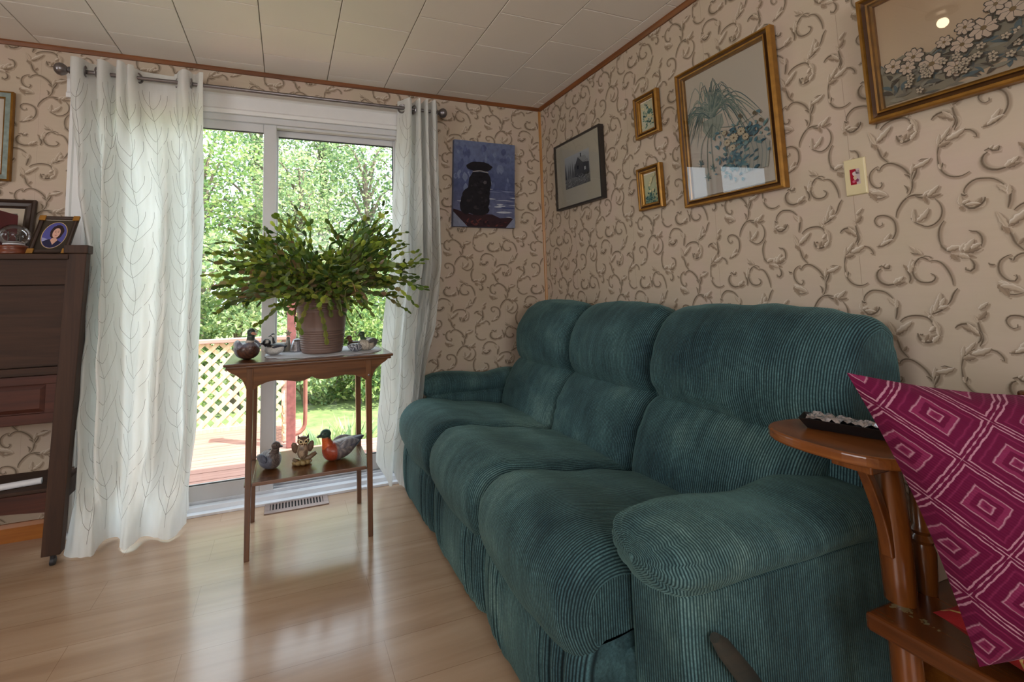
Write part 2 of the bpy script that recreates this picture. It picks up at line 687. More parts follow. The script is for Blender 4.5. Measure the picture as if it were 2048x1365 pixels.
M_VENT = plain('brown_metal_vent', rgb(146, 126, 118), 0.4, 0.3)
M_DARK = plain('duct_shade_black', rgb(16, 14, 13), 0.9)
M_IVORY = plain('ivory_plastic', rgb(214, 198, 156), 0.35, var=0.02)
M_TRAY = plain('black_plastic_tray', rgb(30, 28, 29), 0.35)
M_FOIL = plain('silver_foil', rgb(190, 190, 198), 0.25, 0.8, var=0.2, scale=60, bump=0.8)
M_PAPER = plain('white_paper', rgb(226, 226, 230), 0.5, var=0.02)
M_BOOK = plain('dark_red_cloth', rgb(108, 34, 38), 0.6)
M_ROSEWOOD = wood('carved_redwood', rgb(96, 44, 26), rgb(142, 74, 46), 'x', 0.35, 0.2)
M_DECK = wood('weathered_red_deck', rgb(142, 100, 88), rgb(182, 138, 124), 'x', 0.75, 0.0, 0.6)
M_LATT = wood('pale_lattice_wood', rgb(222, 196, 150), rgb(244, 226, 188), 'z', 0.8, 0.0)
M_RAIL = wood('weathered_rail', rgb(150, 116, 104), rgb(206, 170, 156), 'x', 0.8, 0.0)
M_POST = plain('peeling_red_paint', rgb(140, 84, 80), 0.7, var=0.14, scale=26)
M_PIPE = plain('salmon_painted_pipe', rgb(150, 98, 84), 0.5)
M_LAWN = plain('lawn', rgb(112, 128, 74), 0.95, var=0.25, scale=6)
M_LEAF = vcol('tree_leaf', 0.5, 0.35, trans=0.42)
M_BARK = plain('grey_bark', rgb(112, 98, 84), 0.9, var=0.2, scale=14, bump=0.6)
M_LAMP = NT('lamp_bulb')
M_LAMP.p.inputs['Emission Color'].default_value = (1, 0.82, 0.55, 1)
M_LAMP.p.inputs['Emission Strength'].default_value = 18
M_LAMP = M_LAMP.mat

# ================================================================== SETTING
ROOM_X0, ROOM_Y0, H = -4.5, -4.8, 2.30
OPEN = (-2.56, -0.985, 2.045)      # patio door opening in the back wall


def tagS(o, label, cat):
    return tag(o, label, cat, None, 'structure')


mb = MB()
mb.box(ROOM_X0 - .12, 0.12, ROOM_Y0 - .12, 0.12, -0.06, 0)
tagS(mb.build('floor', M_FLOOR, smooth=False), 'glossy maple laminate plank floor', 'floor')

# ---- wallpaper scroll motif: strokes in mm, (u to the right, z up), about the curl of the big scroll
MOTIF = [["v",[[-1,0],[2,4],[5,-1],[2,-11],[-5,-13],[-15,-6],[-22,6],[-24,22],[-20,37],[-10,47],[0,51]],5,0.25],["v",[[3,36],[-1,40],[-5,43]],5,0.25],["v",[[2,37],[5,45],[12,51],[21,54],[33,51],[45,42],[56,30],[64,15],[70,-1],[71,-15],[69,-29],[64,-42],[55,-53]],6,0.5],["v",[[69,-28],[64,-43],[55,-54],[45,-64],[37,-77],[31,-90],[28,-106]],5.5,0.25],["v",[[55,-55],[64,-50],[73,-49],[83,-51],[93,-52]],6.5,0.25],["v",[[74,-54],[83,-58],[92,-63],[96,-71],[97,-77]],6.5,0.25],["l",[[91,-57],[108,-42]],17,0.0],["l",[[100,-59],[125,-33]],19,0.0],["m",[[99,-62],[127,-57]],15,0],["m",[[91,-59],[97,-78]],14,0],["v",[[113,-68],[121,-82],[124,-98],[122,-113],[116,-126],[104,-137],[90,-140],[78,-133],[67,-125],[60,-113]],4.5,0.3],["l",[[67,-125],[69,-86]],15,0.1],["l",[[72,-124],[99,-90]],22,-0.18],["m",[[73,-120],[82,-107]],14,0],["v",[[56,12],[62,10],[67,3],[70,-8]],6,0.1],["v",[[53,-18],[58,-25],[60,-35],[57,-42]],5,0.1],["v",[[71,-12],[72,4],[75,16]],7,0.25],["l",[[71,11],[77,40]],13,0.0],["l",[[76,26],[115,45]],20,-0.2],["m",[[75,16],[92,37]],13,0],["v",[[71,-10],[79,9],[84,22]],7,0.2],["v",[[87,42],[98,46],[107,43],[114,44]],3,0.1],["l",[[-27,-16],[-11,-16]],14,0.0],["l",[[-27,-19],[1,-31]],22,0.1],["l",[[-24,-25],[15,-40]],24,0.2],["m",[[-28,-22],[-12,-52]],20,0.15],["v",[[-27,-25],[-20,-39],[-5,-45],[14,-40]],4,0.1],["v",[[-4,-116],[-5,-124],[-12,-126],[-19,-119],[-22,-107],[-15,-96],[1,-95],[15,-103],[23,-116],[25,-133],[23,-150],[15,-166],[5,-178],[-10,-185],[-23,-185]],5,0.3],["l",[[-6,-179],[12,-149]],18,0.0],["l",[[-13,-184],[18,-167]],16,0.1],["m",[[-20,-185],[2,-172]],12,0],["v",[[-71,-175],[-65,-160],[-65,-148],[-68,-130],[-70,-109]],6,0.3],["l",[[-65,-83],[-47,-64]],15,0.0],["m",[[-69,-109],[-52,-85]],17,-0.1],["l",[[-69,-116],[-75,-97]],11,0.0],["v",[[-112,-133],[-104,-123],[-90,-119],[-79,-125],[-71,-138]],7,0.2],["m",[[-74,-140],[-100,-125]],15,0.1],["l",[[-70,-143],[-89,-118]],14,0.0],["m",[[-68,-150],[-85,-134]],13,0],["v",[[161,111],[167,122],[168,132],[164,144]],6,0.25],["v",[[127,47],[129,60],[133,74],[144,88],[155,97]],5,0.25],["l",[[132,76],[159,116]],15,0.0],["l",[[131,75],[136,102]],14,0.0],["l",[[148,82],[185,103]],24,-0.12],["m",[[143,84],[169,86]],19,0.1],["m",[[132,68],[156,75]],20,0.1],["v",[[170,90],[178,97],[186,98],[195,93],[201,82],[204,77],[201,72],[196,76]],4.5,0.3],["v",[[127,47],[127,28],[130,8],[140,-9],[155,-18],[170,-18],[183,-11]],5,0.3],["v",[[136,24],[134,17],[131,9]],5,0.3],["l",[[129,23],[131,7]],10,0.0],["v",[[238,38],[237,31],[231,28],[226,31],[224,36],[219,38],[212,34]],6,0.3],["l",[[228,32],[238,41]],13,0.0],["l",[[222,36],[229,44]],9,0.0],["v",[[217,29],[209,23],[205,11],[208,-3],[217,-13],[230,-18],[243,-16],[254,-15]],8,0.3],["l",[[243,-16],[269,4]],20,0.1],["m",[[244,-19],[270,-10]],18,0.12],["l",[[254,-10],[267,6]],12,0.0],["v",[[88,-268],[93,-271],[97,-277],[92,-288],[80,-292],[65,-289],[54,-276],[51,-256],[59,-236],[71,-223],[84,-220],[94,-226]],6,0.3],["v",[[88,-235],[98,-233],[110,-239],[119,-253],[126,-273],[129,-290],[129,-300]],5,0.3],["v",[[66,-226],[76,-223],[88,-233]],5,0.25],["l",[[74,-214],[50,-190]],15,0.0],["l",[[75,-215],[62,-197]],10,0.0],["v",[[51,-208],[57,-212],[74,-214]],3.5,0.2],["l",[[46,-265],[53,-225]],20,0.0],["m",[[47,-263],[33,-241]],13,0],["l",[[51,-250],[58,-231]],11,0.0],["v",[[37,-247],[41,-261],[45,-272],[45,-283],[42,-292]],7,0.25],["l",[[51,-243],[55,-250]],9,0.0],["v",[[137,-308],[132,-314],[126,-325],[121,-340],[114,-352]],5,0.3],["v",[[115,-355],[106,-362],[95,-370],[81,-378]],6,0.25],["l",[[97,-357],[104,-319]],22,0.0],["l",[[101,-355],[111,-333]],16,0.0],["l",[[95,-363],[115,-355]],17,0.0],["l",[[81,-377],[87,-351]],14,0.0],["l",[[87,-371],[98,-336]],15,0.0],["l",[[76,-385],[68,-369]],13,0.0],["l",[[75,-388],[80,-381]],11,0.0],["v",[[13,-401],[22,-391],[36,-384],[53,-382],[69,-385],[78,-394],[82,-408],[81,-416]],5.5,0.4],["l",[[83,-394],[91,-437]],20,0.15],["l",[[84,-409],[72,-425]],18,0.2],["v",[[48,-431],[49,-440],[54,-449],[62,-453],[72,-452],[83,-447]],9,0.2],["m",[[70,-449],[96,-431]],24,0.2],["l",[[78,-453],[93,-433]],18,0.0],["v",[[53,-433],[57,-435],[59,-432]],5,0.25],["m",[[61,-451],[71,-432]],14,0],["l",[[56,-448],[61,-455]],12,0.0],["v",[[24,-502],[15,-490],[8,-478],[5,-465],[1,-451],[-5,-434]],6,0.25],["v",[[-10,-447],[-8,-434],[-4,-434]],5,0.25],["l",[[0,-442],[-15,-399]],18,0.0],["l",[[3,-434],[40,-398]],24,-0.05],["m",[[4,-439],[26,-418]],18,0.1],["m",[[1,-457],[-8,-434]],16,0],["m",[[13,-484],[23,-469]],12,0],["v",[[170,-69],[168,-62],[171,-51],[180,-40],[192,-33],[207,-34],[220,-38],[230,-47],[238,-58]],5,0.4],["v",[[163,-65],[167,-70],[173,-69]],6,0.25],["l",[[226,-55],[244,-80]],18,0.1],["l",[[244,-84],[246,-59]],16,0.0],["v",[[250,-71],[245,-82],[243,-96],[239,-115]],6.5,0.3],["l",[[160,-94],[161,-69]],18,0.0],["l",[[164,-91],[177,-84]],16,0.0],["v",[[163,-84],[168,-96],[175,-104],[185,-104],[194,-98],[201,-91],[204,-82]],8,0.3],["m",[[187,-101],[199,-81]],16,0],["m",[[159,-98],[164,-108]],14,0],["l",[[168,-96],[196,-97]],14,0.1],["v",[[126,-129],[118,-141],[113,-157],[112,-173],[114,-188],[120,-199]],5,0.3],["v",[[113,-188],[117,-200],[125,-209],[132,-215]],7,0.25],["l",[[125,-210],[156,-202]],22,0.2],["l",[[150,-213],[162,-191]],20,0.0],["l",[[158,-214],[177,-183]],24,0.0],["m",[[156,-217],[188,-208]],24,0.12],["l",[[170,-209],[189,-196]],18,0.1],["l",[[145,-223],[165,-231]],20,0.1],["m",[[142,-225],[175,-228]],16,0.15],["m",[[132,-220],[144,-236]],18,0],["v",[[169,-161],[173,-165],[177,-163],[184,-167],[189,-177],[190,-190],[187,-204]],5,0.3],["v",[[165,-233],[170,-242],[171,-255],[164,-264],[157,-262],[153,-256],[156,-255]],6,0.3],["v",[[196,-246],[199,-250],[207,-251]],5,0.2]]
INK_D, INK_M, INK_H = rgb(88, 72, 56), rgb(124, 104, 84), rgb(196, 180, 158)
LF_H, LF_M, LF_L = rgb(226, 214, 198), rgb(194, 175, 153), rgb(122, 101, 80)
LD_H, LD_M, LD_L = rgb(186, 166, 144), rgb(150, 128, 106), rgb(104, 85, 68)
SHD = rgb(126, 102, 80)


def mixc(a, b, t):
    t = min(max(t, 0), 1)
    return tuple(x * (1 - t) + y * t for x, y in zip(a, b))


def motif_ribbons():
    """every stroke as (layer, rows) where a row is a list of (u, z, colour with coverage in alpha)"""
    out = []
    for k, pts, w, t in MOTIF:
        if k == 'v':
            L = sum(math.dist(a, b) for a, b in zip(pts[:-1], pts[1:]))
            P = catmull([(a, b, 0) for a, b in pts], max(4, int(L / 7)))
        else:
            a, b = Vector((*pts[0], 0)), Vector((*pts[1], 0))
            d = b - a
            nrm = Vector((-d.y, d.x, 0))
            P = []
            for i in range(8):
                s = i / 7
                P.append(a.lerp(b, s) + nrm * (t * 4 * s * (1 - s) * 0.5))
        n = len(P)
        rows, sh = [], []
        sd_ = (hash1(len(out)) - .5)
        for i in range(n):
            d = (P[min(i + 1, n - 1)] - P[max(i - 1, 0)]).normalized()
            nr = Vector((-d.y, d.x, 0))
            s = i / (n - 1)
            if k == 'v':
                ww = 1.2 * w * (t * .8 + (1 - t * .8) * sin(pi * min(max(s, .02), .98)) ** 0.6)
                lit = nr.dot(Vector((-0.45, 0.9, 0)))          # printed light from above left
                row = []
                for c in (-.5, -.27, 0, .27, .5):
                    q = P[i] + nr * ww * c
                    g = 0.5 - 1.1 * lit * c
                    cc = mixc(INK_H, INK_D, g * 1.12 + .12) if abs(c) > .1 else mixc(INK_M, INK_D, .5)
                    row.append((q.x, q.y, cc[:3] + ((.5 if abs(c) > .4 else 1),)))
                rows.append(row)
            else:
                ww = 1.0 * w * (1.72 * (s ** .55) * ((1 - s) ** .8) if 0 < s < 1 else 0.05)
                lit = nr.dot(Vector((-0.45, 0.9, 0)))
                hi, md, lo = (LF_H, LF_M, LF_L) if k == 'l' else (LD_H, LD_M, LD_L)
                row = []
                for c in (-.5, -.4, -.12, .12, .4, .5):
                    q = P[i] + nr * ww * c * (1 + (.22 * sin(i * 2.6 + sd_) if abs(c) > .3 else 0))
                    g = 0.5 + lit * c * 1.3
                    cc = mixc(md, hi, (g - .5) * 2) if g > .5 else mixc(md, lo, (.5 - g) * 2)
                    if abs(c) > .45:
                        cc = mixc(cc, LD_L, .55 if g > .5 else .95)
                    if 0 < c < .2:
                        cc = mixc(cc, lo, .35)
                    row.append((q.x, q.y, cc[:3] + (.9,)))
                rows.append(row)
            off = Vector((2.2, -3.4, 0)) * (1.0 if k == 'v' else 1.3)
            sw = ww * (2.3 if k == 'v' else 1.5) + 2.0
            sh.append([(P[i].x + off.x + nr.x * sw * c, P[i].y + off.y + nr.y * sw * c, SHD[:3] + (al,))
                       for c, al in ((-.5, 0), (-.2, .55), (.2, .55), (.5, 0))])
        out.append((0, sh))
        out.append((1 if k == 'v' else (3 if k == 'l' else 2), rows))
    return out


RIB = motif_ribbons()


def paper(mb, T, u0, u1, z0, z1, anchor, su=1.0, holes=()):
    """lay the half-drop repeat over the wall; T(u, z, d) -> xyz with d out of the wall"""
    for j in range(-12, 13):
        for i in range(-16, 17):
            du = anchor[0] + (470 * i + 235 * j) * su / 1000
            dz = anchor[1] - 279 * j / 1000
            if du + .35 * su < u0 or du - .2 * su > u1 or dz + .4 < z0 or dz - .5 > z1:
                continue
            for ri, (lay, rows) in enumerate(RIB):
                d = 0.0004 + 0.00034 * lay + ri * 0.0000014
                R = [[(du + u * su / 1000, dz + z / 1000, c) for u, z, c in row] for row in rows]
                ids = {}

                def vid(a, b):
                    if (a, b) not in ids:
                        u, z, c = R[a][b]
                        ids[(a, b)] = mb.av(T(u, z, d), c)
                    return ids[(a, b)]
                for a in range(len(R) - 1):
                    q = [R[a][0], R[a][-1], R[a + 1][0], R[a + 1][-1]]
                    if any(p[0] < u0 or p[0] > u1 or p[1] < z0 or p[1] > z1 for p in q):
                        continue
                    if any(h[0] < p[0] < h[1] and h[2] < p[1] < h[3] for p in q for h in holes):
                        continue
                    for b in range(len(R[a]) - 1):
                        mb.af([vid(a, b), vid(a, b + 1), vid(a + 1, b + 1), vid(a + 1, b)])


def seam(mb, T, u, z0, z1, al=.5, w=.0013):
    c = rgb(120, 98, 78)[:3]
    i = [mb.av(T(u - w / 2, z0, .0003), c + (al,)), mb.av(T(u + w / 2, z0, .0003), c + (al,)),
         mb.av(T(u + w / 2, z1, .0003), c + (al,)), mb.av(T(u - w / 2, z1, .0003), c + (al,))]
    mb.af(i)


# right wall (x = 0)
mb = MB()
mb.col = (0, 0, 0, 0)
mb.box(0, .12, ROOM_Y0 - .12, .12, -.06, H + .1)
TR = lambda u, z, d: (-d, -u, z)
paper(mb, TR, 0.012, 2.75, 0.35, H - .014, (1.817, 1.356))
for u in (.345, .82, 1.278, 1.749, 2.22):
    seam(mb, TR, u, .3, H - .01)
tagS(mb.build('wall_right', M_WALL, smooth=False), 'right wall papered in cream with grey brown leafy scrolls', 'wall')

# back wall (y = 0) with the patio door opening
mb = MB()
mb.col = (0, 0, 0, 0)
mb.box(ROOM_X0 - .12, OPEN[0], 0, .12, -.06, H + .1)
mb.box(OPEN[1], 0, 0, .12, -.06, H + .1)
mb.box(OPEN[0], OPEN[1], 0, .12, OPEN[2], H + .1)
mb.box(OPEN[0], OPEN[1], 0, .12, -.06, -.002)
TB = lambda u, z, d: (u, -d, z)
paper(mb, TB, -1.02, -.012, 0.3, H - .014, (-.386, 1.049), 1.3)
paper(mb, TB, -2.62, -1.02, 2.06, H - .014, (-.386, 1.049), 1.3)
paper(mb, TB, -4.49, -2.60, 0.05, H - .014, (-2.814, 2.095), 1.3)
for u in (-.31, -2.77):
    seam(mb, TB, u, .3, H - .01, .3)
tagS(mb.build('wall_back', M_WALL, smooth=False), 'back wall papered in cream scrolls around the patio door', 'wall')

# left and rear walls with a window each (behind and beside the camera)
mb = MB()
for y0, y1, z0, z1 in ((ROOM_Y0 - .12, -3.65, -.06, H + .1), (-2.15, .12, -.06, H + .1), (-3.65, -2.15, -.06, .95), (-3.65, -2.15, 2.05, H + .1)):
    mb.box(ROOM_X0 - .12, ROOM_X0, y0, y1, z0, z1)
tagS(mb.build('wall_left', M_PLAINWALL, smooth=False), 'left wall outside the view', 'wall')
mb = MB()
for x0, x1, z0, z1 in ((ROOM_X0, -2.4, -.06, H + .1), (-.7, 0, -.06, H + .1), (-2.4, -.7, -.06, 1.0), (-2.4, -.7, 2.1, H + .1)):
    mb.box(x0, x1, ROOM_Y0 - .12, ROOM_Y0, z0, z1)
tagS(mb.build('wall_rear', M_PLAINWALL, smooth=False), 'rear wall behind the camera', 'wall')


def plain_window(name, T, a0, a1, z0, z1):
    mb = MB()
    for p in ((a0, a0 + .05, z0, z1), (a1 - .05, a1, z0, z1), (a0 + .05, a1 - .05, z0, z0 + .05), (a0 + .05, a1 - .05, z1 - .05, z1),
              ((a0 + a1) / 2 - .02, (a0 + a1) / 2 + .02, z0 + .05, z1 - .05)):
        x, y = T(p[0], .03), T(p[1], .09)
        mb.box(min(x[0], y[0]), max(x[0], y[0]), min(x[1], y[1]), max(x[1], y[1]), p[2], p[3])
    tagS(mb.build(name, M_WHITE, smooth=False), 'white window frame outside the view', 'window')


plain_window('window_1', lambda a, d: (a, ROOM_Y0 - d), -2.4, -.7, 1.0, 2.1)
plain_window('window_2', lambda a, d: (ROOM_X0 - d, a), -3.65, -2.15, .95, 2.05)

# ceiling of staggered tiles
mb = MB()
mb.cur = 1
mb.box(ROOM_X0 - .12, .12, ROOM_Y0 - .12, .12, H + .012, H + .16)
mb.cur = 0
TW, TL, g = .3373, .272, .0013
k = 0
x1 = -.0777 + TW
while x1 > ROOM_X0:
    x0 = x1 - TW
    y1 = (.045 if k % 2 else -.09 + TL)
    while y1 > ROOM_Y0:
        y0 = y1 - TL
        a0, a1, b0, b1 = max(x0, ROOM_X0) + g, min(x1, 0) - g, max(y0, ROOM_Y0) + g, min(y1, 0) - g
        if a1 - a0 > .01 and b1 - b0 > .01:
            e = .0022
            mb.hexa([(a0 + e, b0 + e, H), (a1 - e, b0 + e, H), (a1 - e, b1 - e, H), (a0 + e, b1 - e, H),
                     (a0, b0, H + .003), (a1, b0, H + .003), (a1, b1, H + .003), (a0, b1, H + .003)])
        y1 = y0
    x1 = x0
    k += 1
tagS(mb.build('ceiling', [M_CEIL, M_GROOVE], smooth=False), 'off white ceiling of staggered square tiles', 'ceiling')

# timber trims
mb = MB()
mb.prism([(0, 0), (-.016, 0), (-.016, -.008), (-.009, -.021), (0, -.021)], lambda a, b, d: (d, a, H + b), ROOM_X0, 0)
tagS(mb.build('trim_1', M_TRIM, smooth=False), 'brown timber strip along the top of the back wall', 'trim')
mb = MB()
mb.prism([(0, 0), (-.016, 0), (-.016, -.008), (-.009, -.024), (0, -.024)], lambda a, b, d: (a, d, H + b), ROOM_Y0, 0)
tagS(mb.build('trim_2', M_TRIMY, smooth=False), 'brown timber strip along the top of the right wall', 'trim')
mb = MB()
mb.prism([(0, 0), (-.013, 0), (-.011, -.006), (-.006, -.011), (0, -.013)], lambda a, b, d: (a, b, d), 0, H - .02)
tagS(mb.build('trim_3', M_TRIMZ, smooth=False), 'honey coloured strip in the corner of the two papered walls', 'trim')
mb = MB()
mb.prism([(0, 0), (-.016, 0), (-.016, .062), (-.01, .078), (0, .078)], lambda a, b, d: (d, a, b), ROOM_X0, -2.66)
mb.prism([(0, 0), (-.016, 0), (-.016, .062), (-.01, .078), (0, .078)], lambda a, b, d: (d, a, b), -.90, 0)
tagS(mb.build('baseboard_back', M_BASE, smooth=False), 'orange wood baseboard under the back wall', 'baseboard')
mb = MB()
mb.prism([(0, 0), (-.016, 0), (-.016, .062), (-.01, .078), (0, .078)], lambda a, b, d: (a, d, b), ROOM_Y0, -.016)
tagS(mb.build('baseboard_right', M_BASE, smooth=False), 'wood baseboard under the right wall', 'baseboard')

# ------------------------------------------------------------------ sliding patio door
door = thing('door_1', 'white sliding glass patio door in the back wall', 'door', (-1.77, .03, 0), kind='structure')
cas = [(0, 0), (.022, 0), (.024, .02), (.016, .03), (.018, .095), (.026, .105), (.026, .128), (.012, .135), (0, .135)]
mb = MB()
mb.prism(cas, lambda a, b, d: (d, -a, OPEN[2] + b), -2.66, -.90)
mb.prism([(a, b * .62) for a, b in cas], lambda a, b, d: (OPEN[1] + b, -a, d), 0, OPEN[2])
mb.prism([(a, b * .62) for a, b in cas], lambda a, b, d: (OPEN[0] - b, -a, d), 0, OPEN[2])
mb.build('casing', M_WHITE, door, smooth=False)
mb = MB()
mb.box(OPEN[0], OPEN[1], -.005, .12, 2.012, OPEN[2])
mb.box(OPEN[0], -2.50, -.005, .12, .03, 2.012)
mb.box(-1.012, OPEN[1], -.005, .12, .03, 2.012)
mb.box(-1.70, -1.012, .012, .05, 1.998, 2.012)
mb.build('jamb', M_ALU, door, smooth=False, bevel=.002)
mb = MB()
mb.box(OPEN[0] - .02, OPEN[1] + .09, -.075, .12, -.001, .012)
mb.prism([(-.045, .012), (.0, .012), (.0, .03), (-.035, .03)], lambda a, b, d: (d, a, b), OPEN[0], OPEN[1])
for y in (.012, .05, .092):
    mb.box(OPEN[0], OPEN[1], y, y + .012, .012, .040)
mb.build('sill', M_SILL, door, smooth=False, bevel=.002)
mb = MB()   # inner sliding panel, left
for a in ((-2.50, -2.43, .032, 2.01), (-1.768, -1.70, .032, 2.035)):
    mb.box(a[0], a[1], .014, .050, a[2], a[3])
mb.box(-2.43, -1.768, .016, .048, 1.966, 2.030)
mb.box(-2.43, -1.768, .016, .048, .034, .113)
pl_ = mb.build('sliding_panel', M_ALU, door, smooth=False, bevel=.003)
mb = MB()
mb.box(-2.432, -1.764, .030, .034, .112, 1.968)
mb.build('pane', M_PANE, pl_, smooth=False)
mb = MB()
for a in ((-2.432, -1.766, 1.962, 1.967), (-2.432, -1.766, .112, .117)):
    mb.box(a[0], a[1], .019, .029, a[2], a[3])
mb.build('gasket', M_GASKET, pl_, smooth=False)
mb = MB()   # outer fixed panel, right
for a in ((-1.74, -1.69), (-1.022, -.99)):
    mb.box(a[0], a[1], .062, .098, .041, 2.01)
mb.box(-1.69, -1.022, .064, .096, 1.966, 2.012)
mb.box(-1.69, -1.022, .064, .096, .041, .13)
pr_ = mb.build('fixed_panel', M_ALU, door, smooth=False, bevel=.003)
mb = MB()
mb.box(-1.692, -1.020, .078, .082, .128, 1.968)
mb.build('pane', M_PANE, pr_, smooth=False)
mb = MB()
for a in ((-1.692, -1.02, 1.960, 1.967), (-1.692, -1.02, .128, .135)):
    mb.box(a[0], a[1], .067, .077, a[2], a[3])
mb.box(-1.027, -1.021, .067, .077, .13, 1.966)
mb.build('gasket', M_GASKET, pr_, smooth=False)

# ------------------------------------------------------------------ floor vent
vent = thing('floor_vent', 'brown metal floor register beneath the plant table, in front of the door', 'vent', (-1.585, -.117, 0))
vx0, vx1, vy0, vy1 = -1.737, -1.430, -.176, -.058
mb = MB()
mb.box(vx0, vx1, vy0, vy0 + .030, 0, .006)
mb.box(vx0, vx1, vy1 - .022, vy1, 0, .006)
mb.box(vx0, vx0 + .026, vy0 + .03, vy1 - .022, 0, .006)
mb.box(vx1 - .026, vx1, vy0 + .03, vy1 - .022, 0, .006)
mb.build('frame', M_VENT, vent, smooth=False, bevel=.002)
mb = MB()
mb.box(vx0 + .026, vx1 - .026, vy0 + .03, vy1 - .022, 0, .0012)
mb.build('duct_shade_sheet', M_DARK, vent, smooth=False)  # thin black sheet standing in for the shade down the duct
mb = MB()
for i in range(17):
    x = vx0 + .033 + i * (vx1 - vx0 - .066) / 16
    mb.box(x - .0038, x + .0038, vy0 + .03, vy1 - .022, .0015, .0055)
mb.build('grille', M_VENT, vent, smooth=False)

# ================================================================== OUTSIDE
mb = MB()
mb.box(-30, 30, .13, 60, -.80, -.65)
tagS(mb.build('lawn', M_LAWN, smooth=False), 'sunlit lawn beyond the deck', 'lawn')
deck = thing('deck', 'weathered red board deck outside the patio door', 'deck', (-2, 1, -.15), kind='structure')
mb = MB()
y = .13
while y < 1.93:
    x1 = .6 if y < 1.10 else -1.50
    mb.box(-5.2, x1, y, y + .132, -.178, -.15)
    y += .138
mb.build('boards', M_DECK, deck, smooth=False, bevel=.003)
mb = MB()
mb.box(-5.2, -1.50, 1.90, 1.95, -.65, -.18)
mb.box(-1.52, .6, 1.14, 1.19, -.65, -.18)
mb.build('joist', M_RAIL, deck, smooth=False)

lat = thing('lattice_railing', 'cream diagonal lattice railing along the far edge of the deck', 'railing', (-2.8, 1.95, -.15))
LX0, LX1, LZ0, LZ1, LY = -5.0, -1.66, -.13, .63, 1.93


def lattice(mb, x0, x1, z0, z1, yv, w=.036, step=.118, thick=.008):
    for sgn in (1, -1):
        c = -6.0
        while c < 6:
            # line  z - z0 = sgn*(x - xc)
            xc = x0 + c
            pts = []
            xa, xb = (max(x0, xc), min(x1, xc + (z1 - z0))) if sgn > 0 else (max(x0, xc - (z1 - z0)), min(x1, xc))
            if xb - xa > .02:
                za, zb = z0 + sgn * (xa - xc), z0 + sgn * (xb - xc)
                yy = yv + (0 if sgn > 0 else thick + .001)
                mb.bar((xa, yy, za), (xb, yy, zb), thick, w, up=(0, 1, 0) if False else (-sgn * .7, 0, .7))
            c += step
    return mb


mbl = lattice(MB(), LX0, LX1, LZ0, LZ1, LY)
mbl.build('lattice_panel', M_LATT, lat, smooth=False)
mb = MB()
mb.box(LX0, LX1 + .05, LY - .03, LY + .06, LZ1, LZ1 + .035)
mb.build('top_rail', M_RAIL, lat, smooth=False, bevel=.004)
mb = MB()
mb.box(LX0, LX1, LY - .012, LY + .03, LZ0 - .02, LZ0 + .015)
mb.build('bottom_rail', M_LATT, lat, smooth=False)
for x in (-1.68, -3.4):
    mb = MB()
    mb.box(x, x + .06, LY + .02, LY + .08, -.15, LZ1)
    mb.build('post', M_RAIL, lat, smooth=False)

screen = thing('lattice_screen', 'short lattice gate set square to the railing beside the red deck post', 'screen', (-1.66, 1.5, -.15))  # low lattice panel running back from the post
mb = MB()
for sgn in (1, -1):
    for i in range(-5, 9):
        a, b = 1.34 + i * .075, 1.34 + i * .075 + sgn * .3
        ya, yb = sorted((a, b))
        za, zb = (-.13, .17) if sgn > 0 else (.17, -.13)
        lo, hi = max(ya, 1.34), min(yb, 1.86)
        if hi - lo > .03:
            f = lambda yy: za + (zb - za) * (yy - ya) / (yb - ya)
            mb.bar((-1.66 + .006 * sgn, lo, f(lo)), (-1.66 + .006 * sgn, hi, f(hi)), .008, .026, up=(0, -.7 * sgn, .7))
mb.build('lattice_panel', M_LATT, screen, smooth=False)

post = thing('deck_post', 'red deck post with peeling paint at the head of the steps', 'post', (-1.6, 1.27, -.15))
mb = MB()
mb.box(-1.635, -1.565, 1.235, 1.305, -.15, 1.02)
mb.build('shaft', M_POST, post, smooth=False, bevel=.006)
mb = MB()
mb.box(-1.65, -1.55, 1.22, 1.32, 1.02, 1.06)
mb.build('cap', M_PIPE, post, smooth=False, bevel=.01)
mb = MB()
P = catmull([(-1.49, 1.3, .75), (-1.49, 1.3, .4), (-1.49, 1.3, .06), (-1.50, 1.3, -.02), (-1.54, 1.29, -.055), (-1.6, 1.28, -.06)], 26)
mb.tube(P, .017, 10)
tag(mb.build('handrail', M_PIPE), 'salmon painted pipe handrail curving into the red post', 'handrail')


# ---- foliage
def leaf_cloud(mb, rng, centre, rad, n, size, greens, flat=.75):
    for i in range(n):
        while True:
            p = Vector((rng.uniform(-1, 1), rng.uniform(-1, 1), rng.uniform(-1, 1)))
            if .35 < p.length < 1:
                break
        p = Vector((p.x * rad[0], p.y * rad[1], p.z * rad[2])) + Vector(centre)
        a = Vector((rng.gauss(0, 1), rng.gauss(0, 1), rng.gauss(0, 1) * flat)).normalized()
        b = a.orthogonal().normalized()
        b = (Matrix.Rotation(rng.uniform(0, 6.28), 3, a) @ b)
        s = size * rng.uniform(.6, 1.35)
        c = rng.choice(greens)
        f = rng.uniform(.8, 1.2)
        c = (c[0] * f, c[1] * f, c[2] * f, 1)
        n_ = a.cross(b)
        i0 = [mb.av(p, c), mb.av(p + a * s * .5 + b * s * .27 + n_ * s * .06, c), mb.av(p + a * s, c), mb.av(p + a * s * .5 - b * s * .27 + n_ * s * .06, c)]
        mb.af(i0)


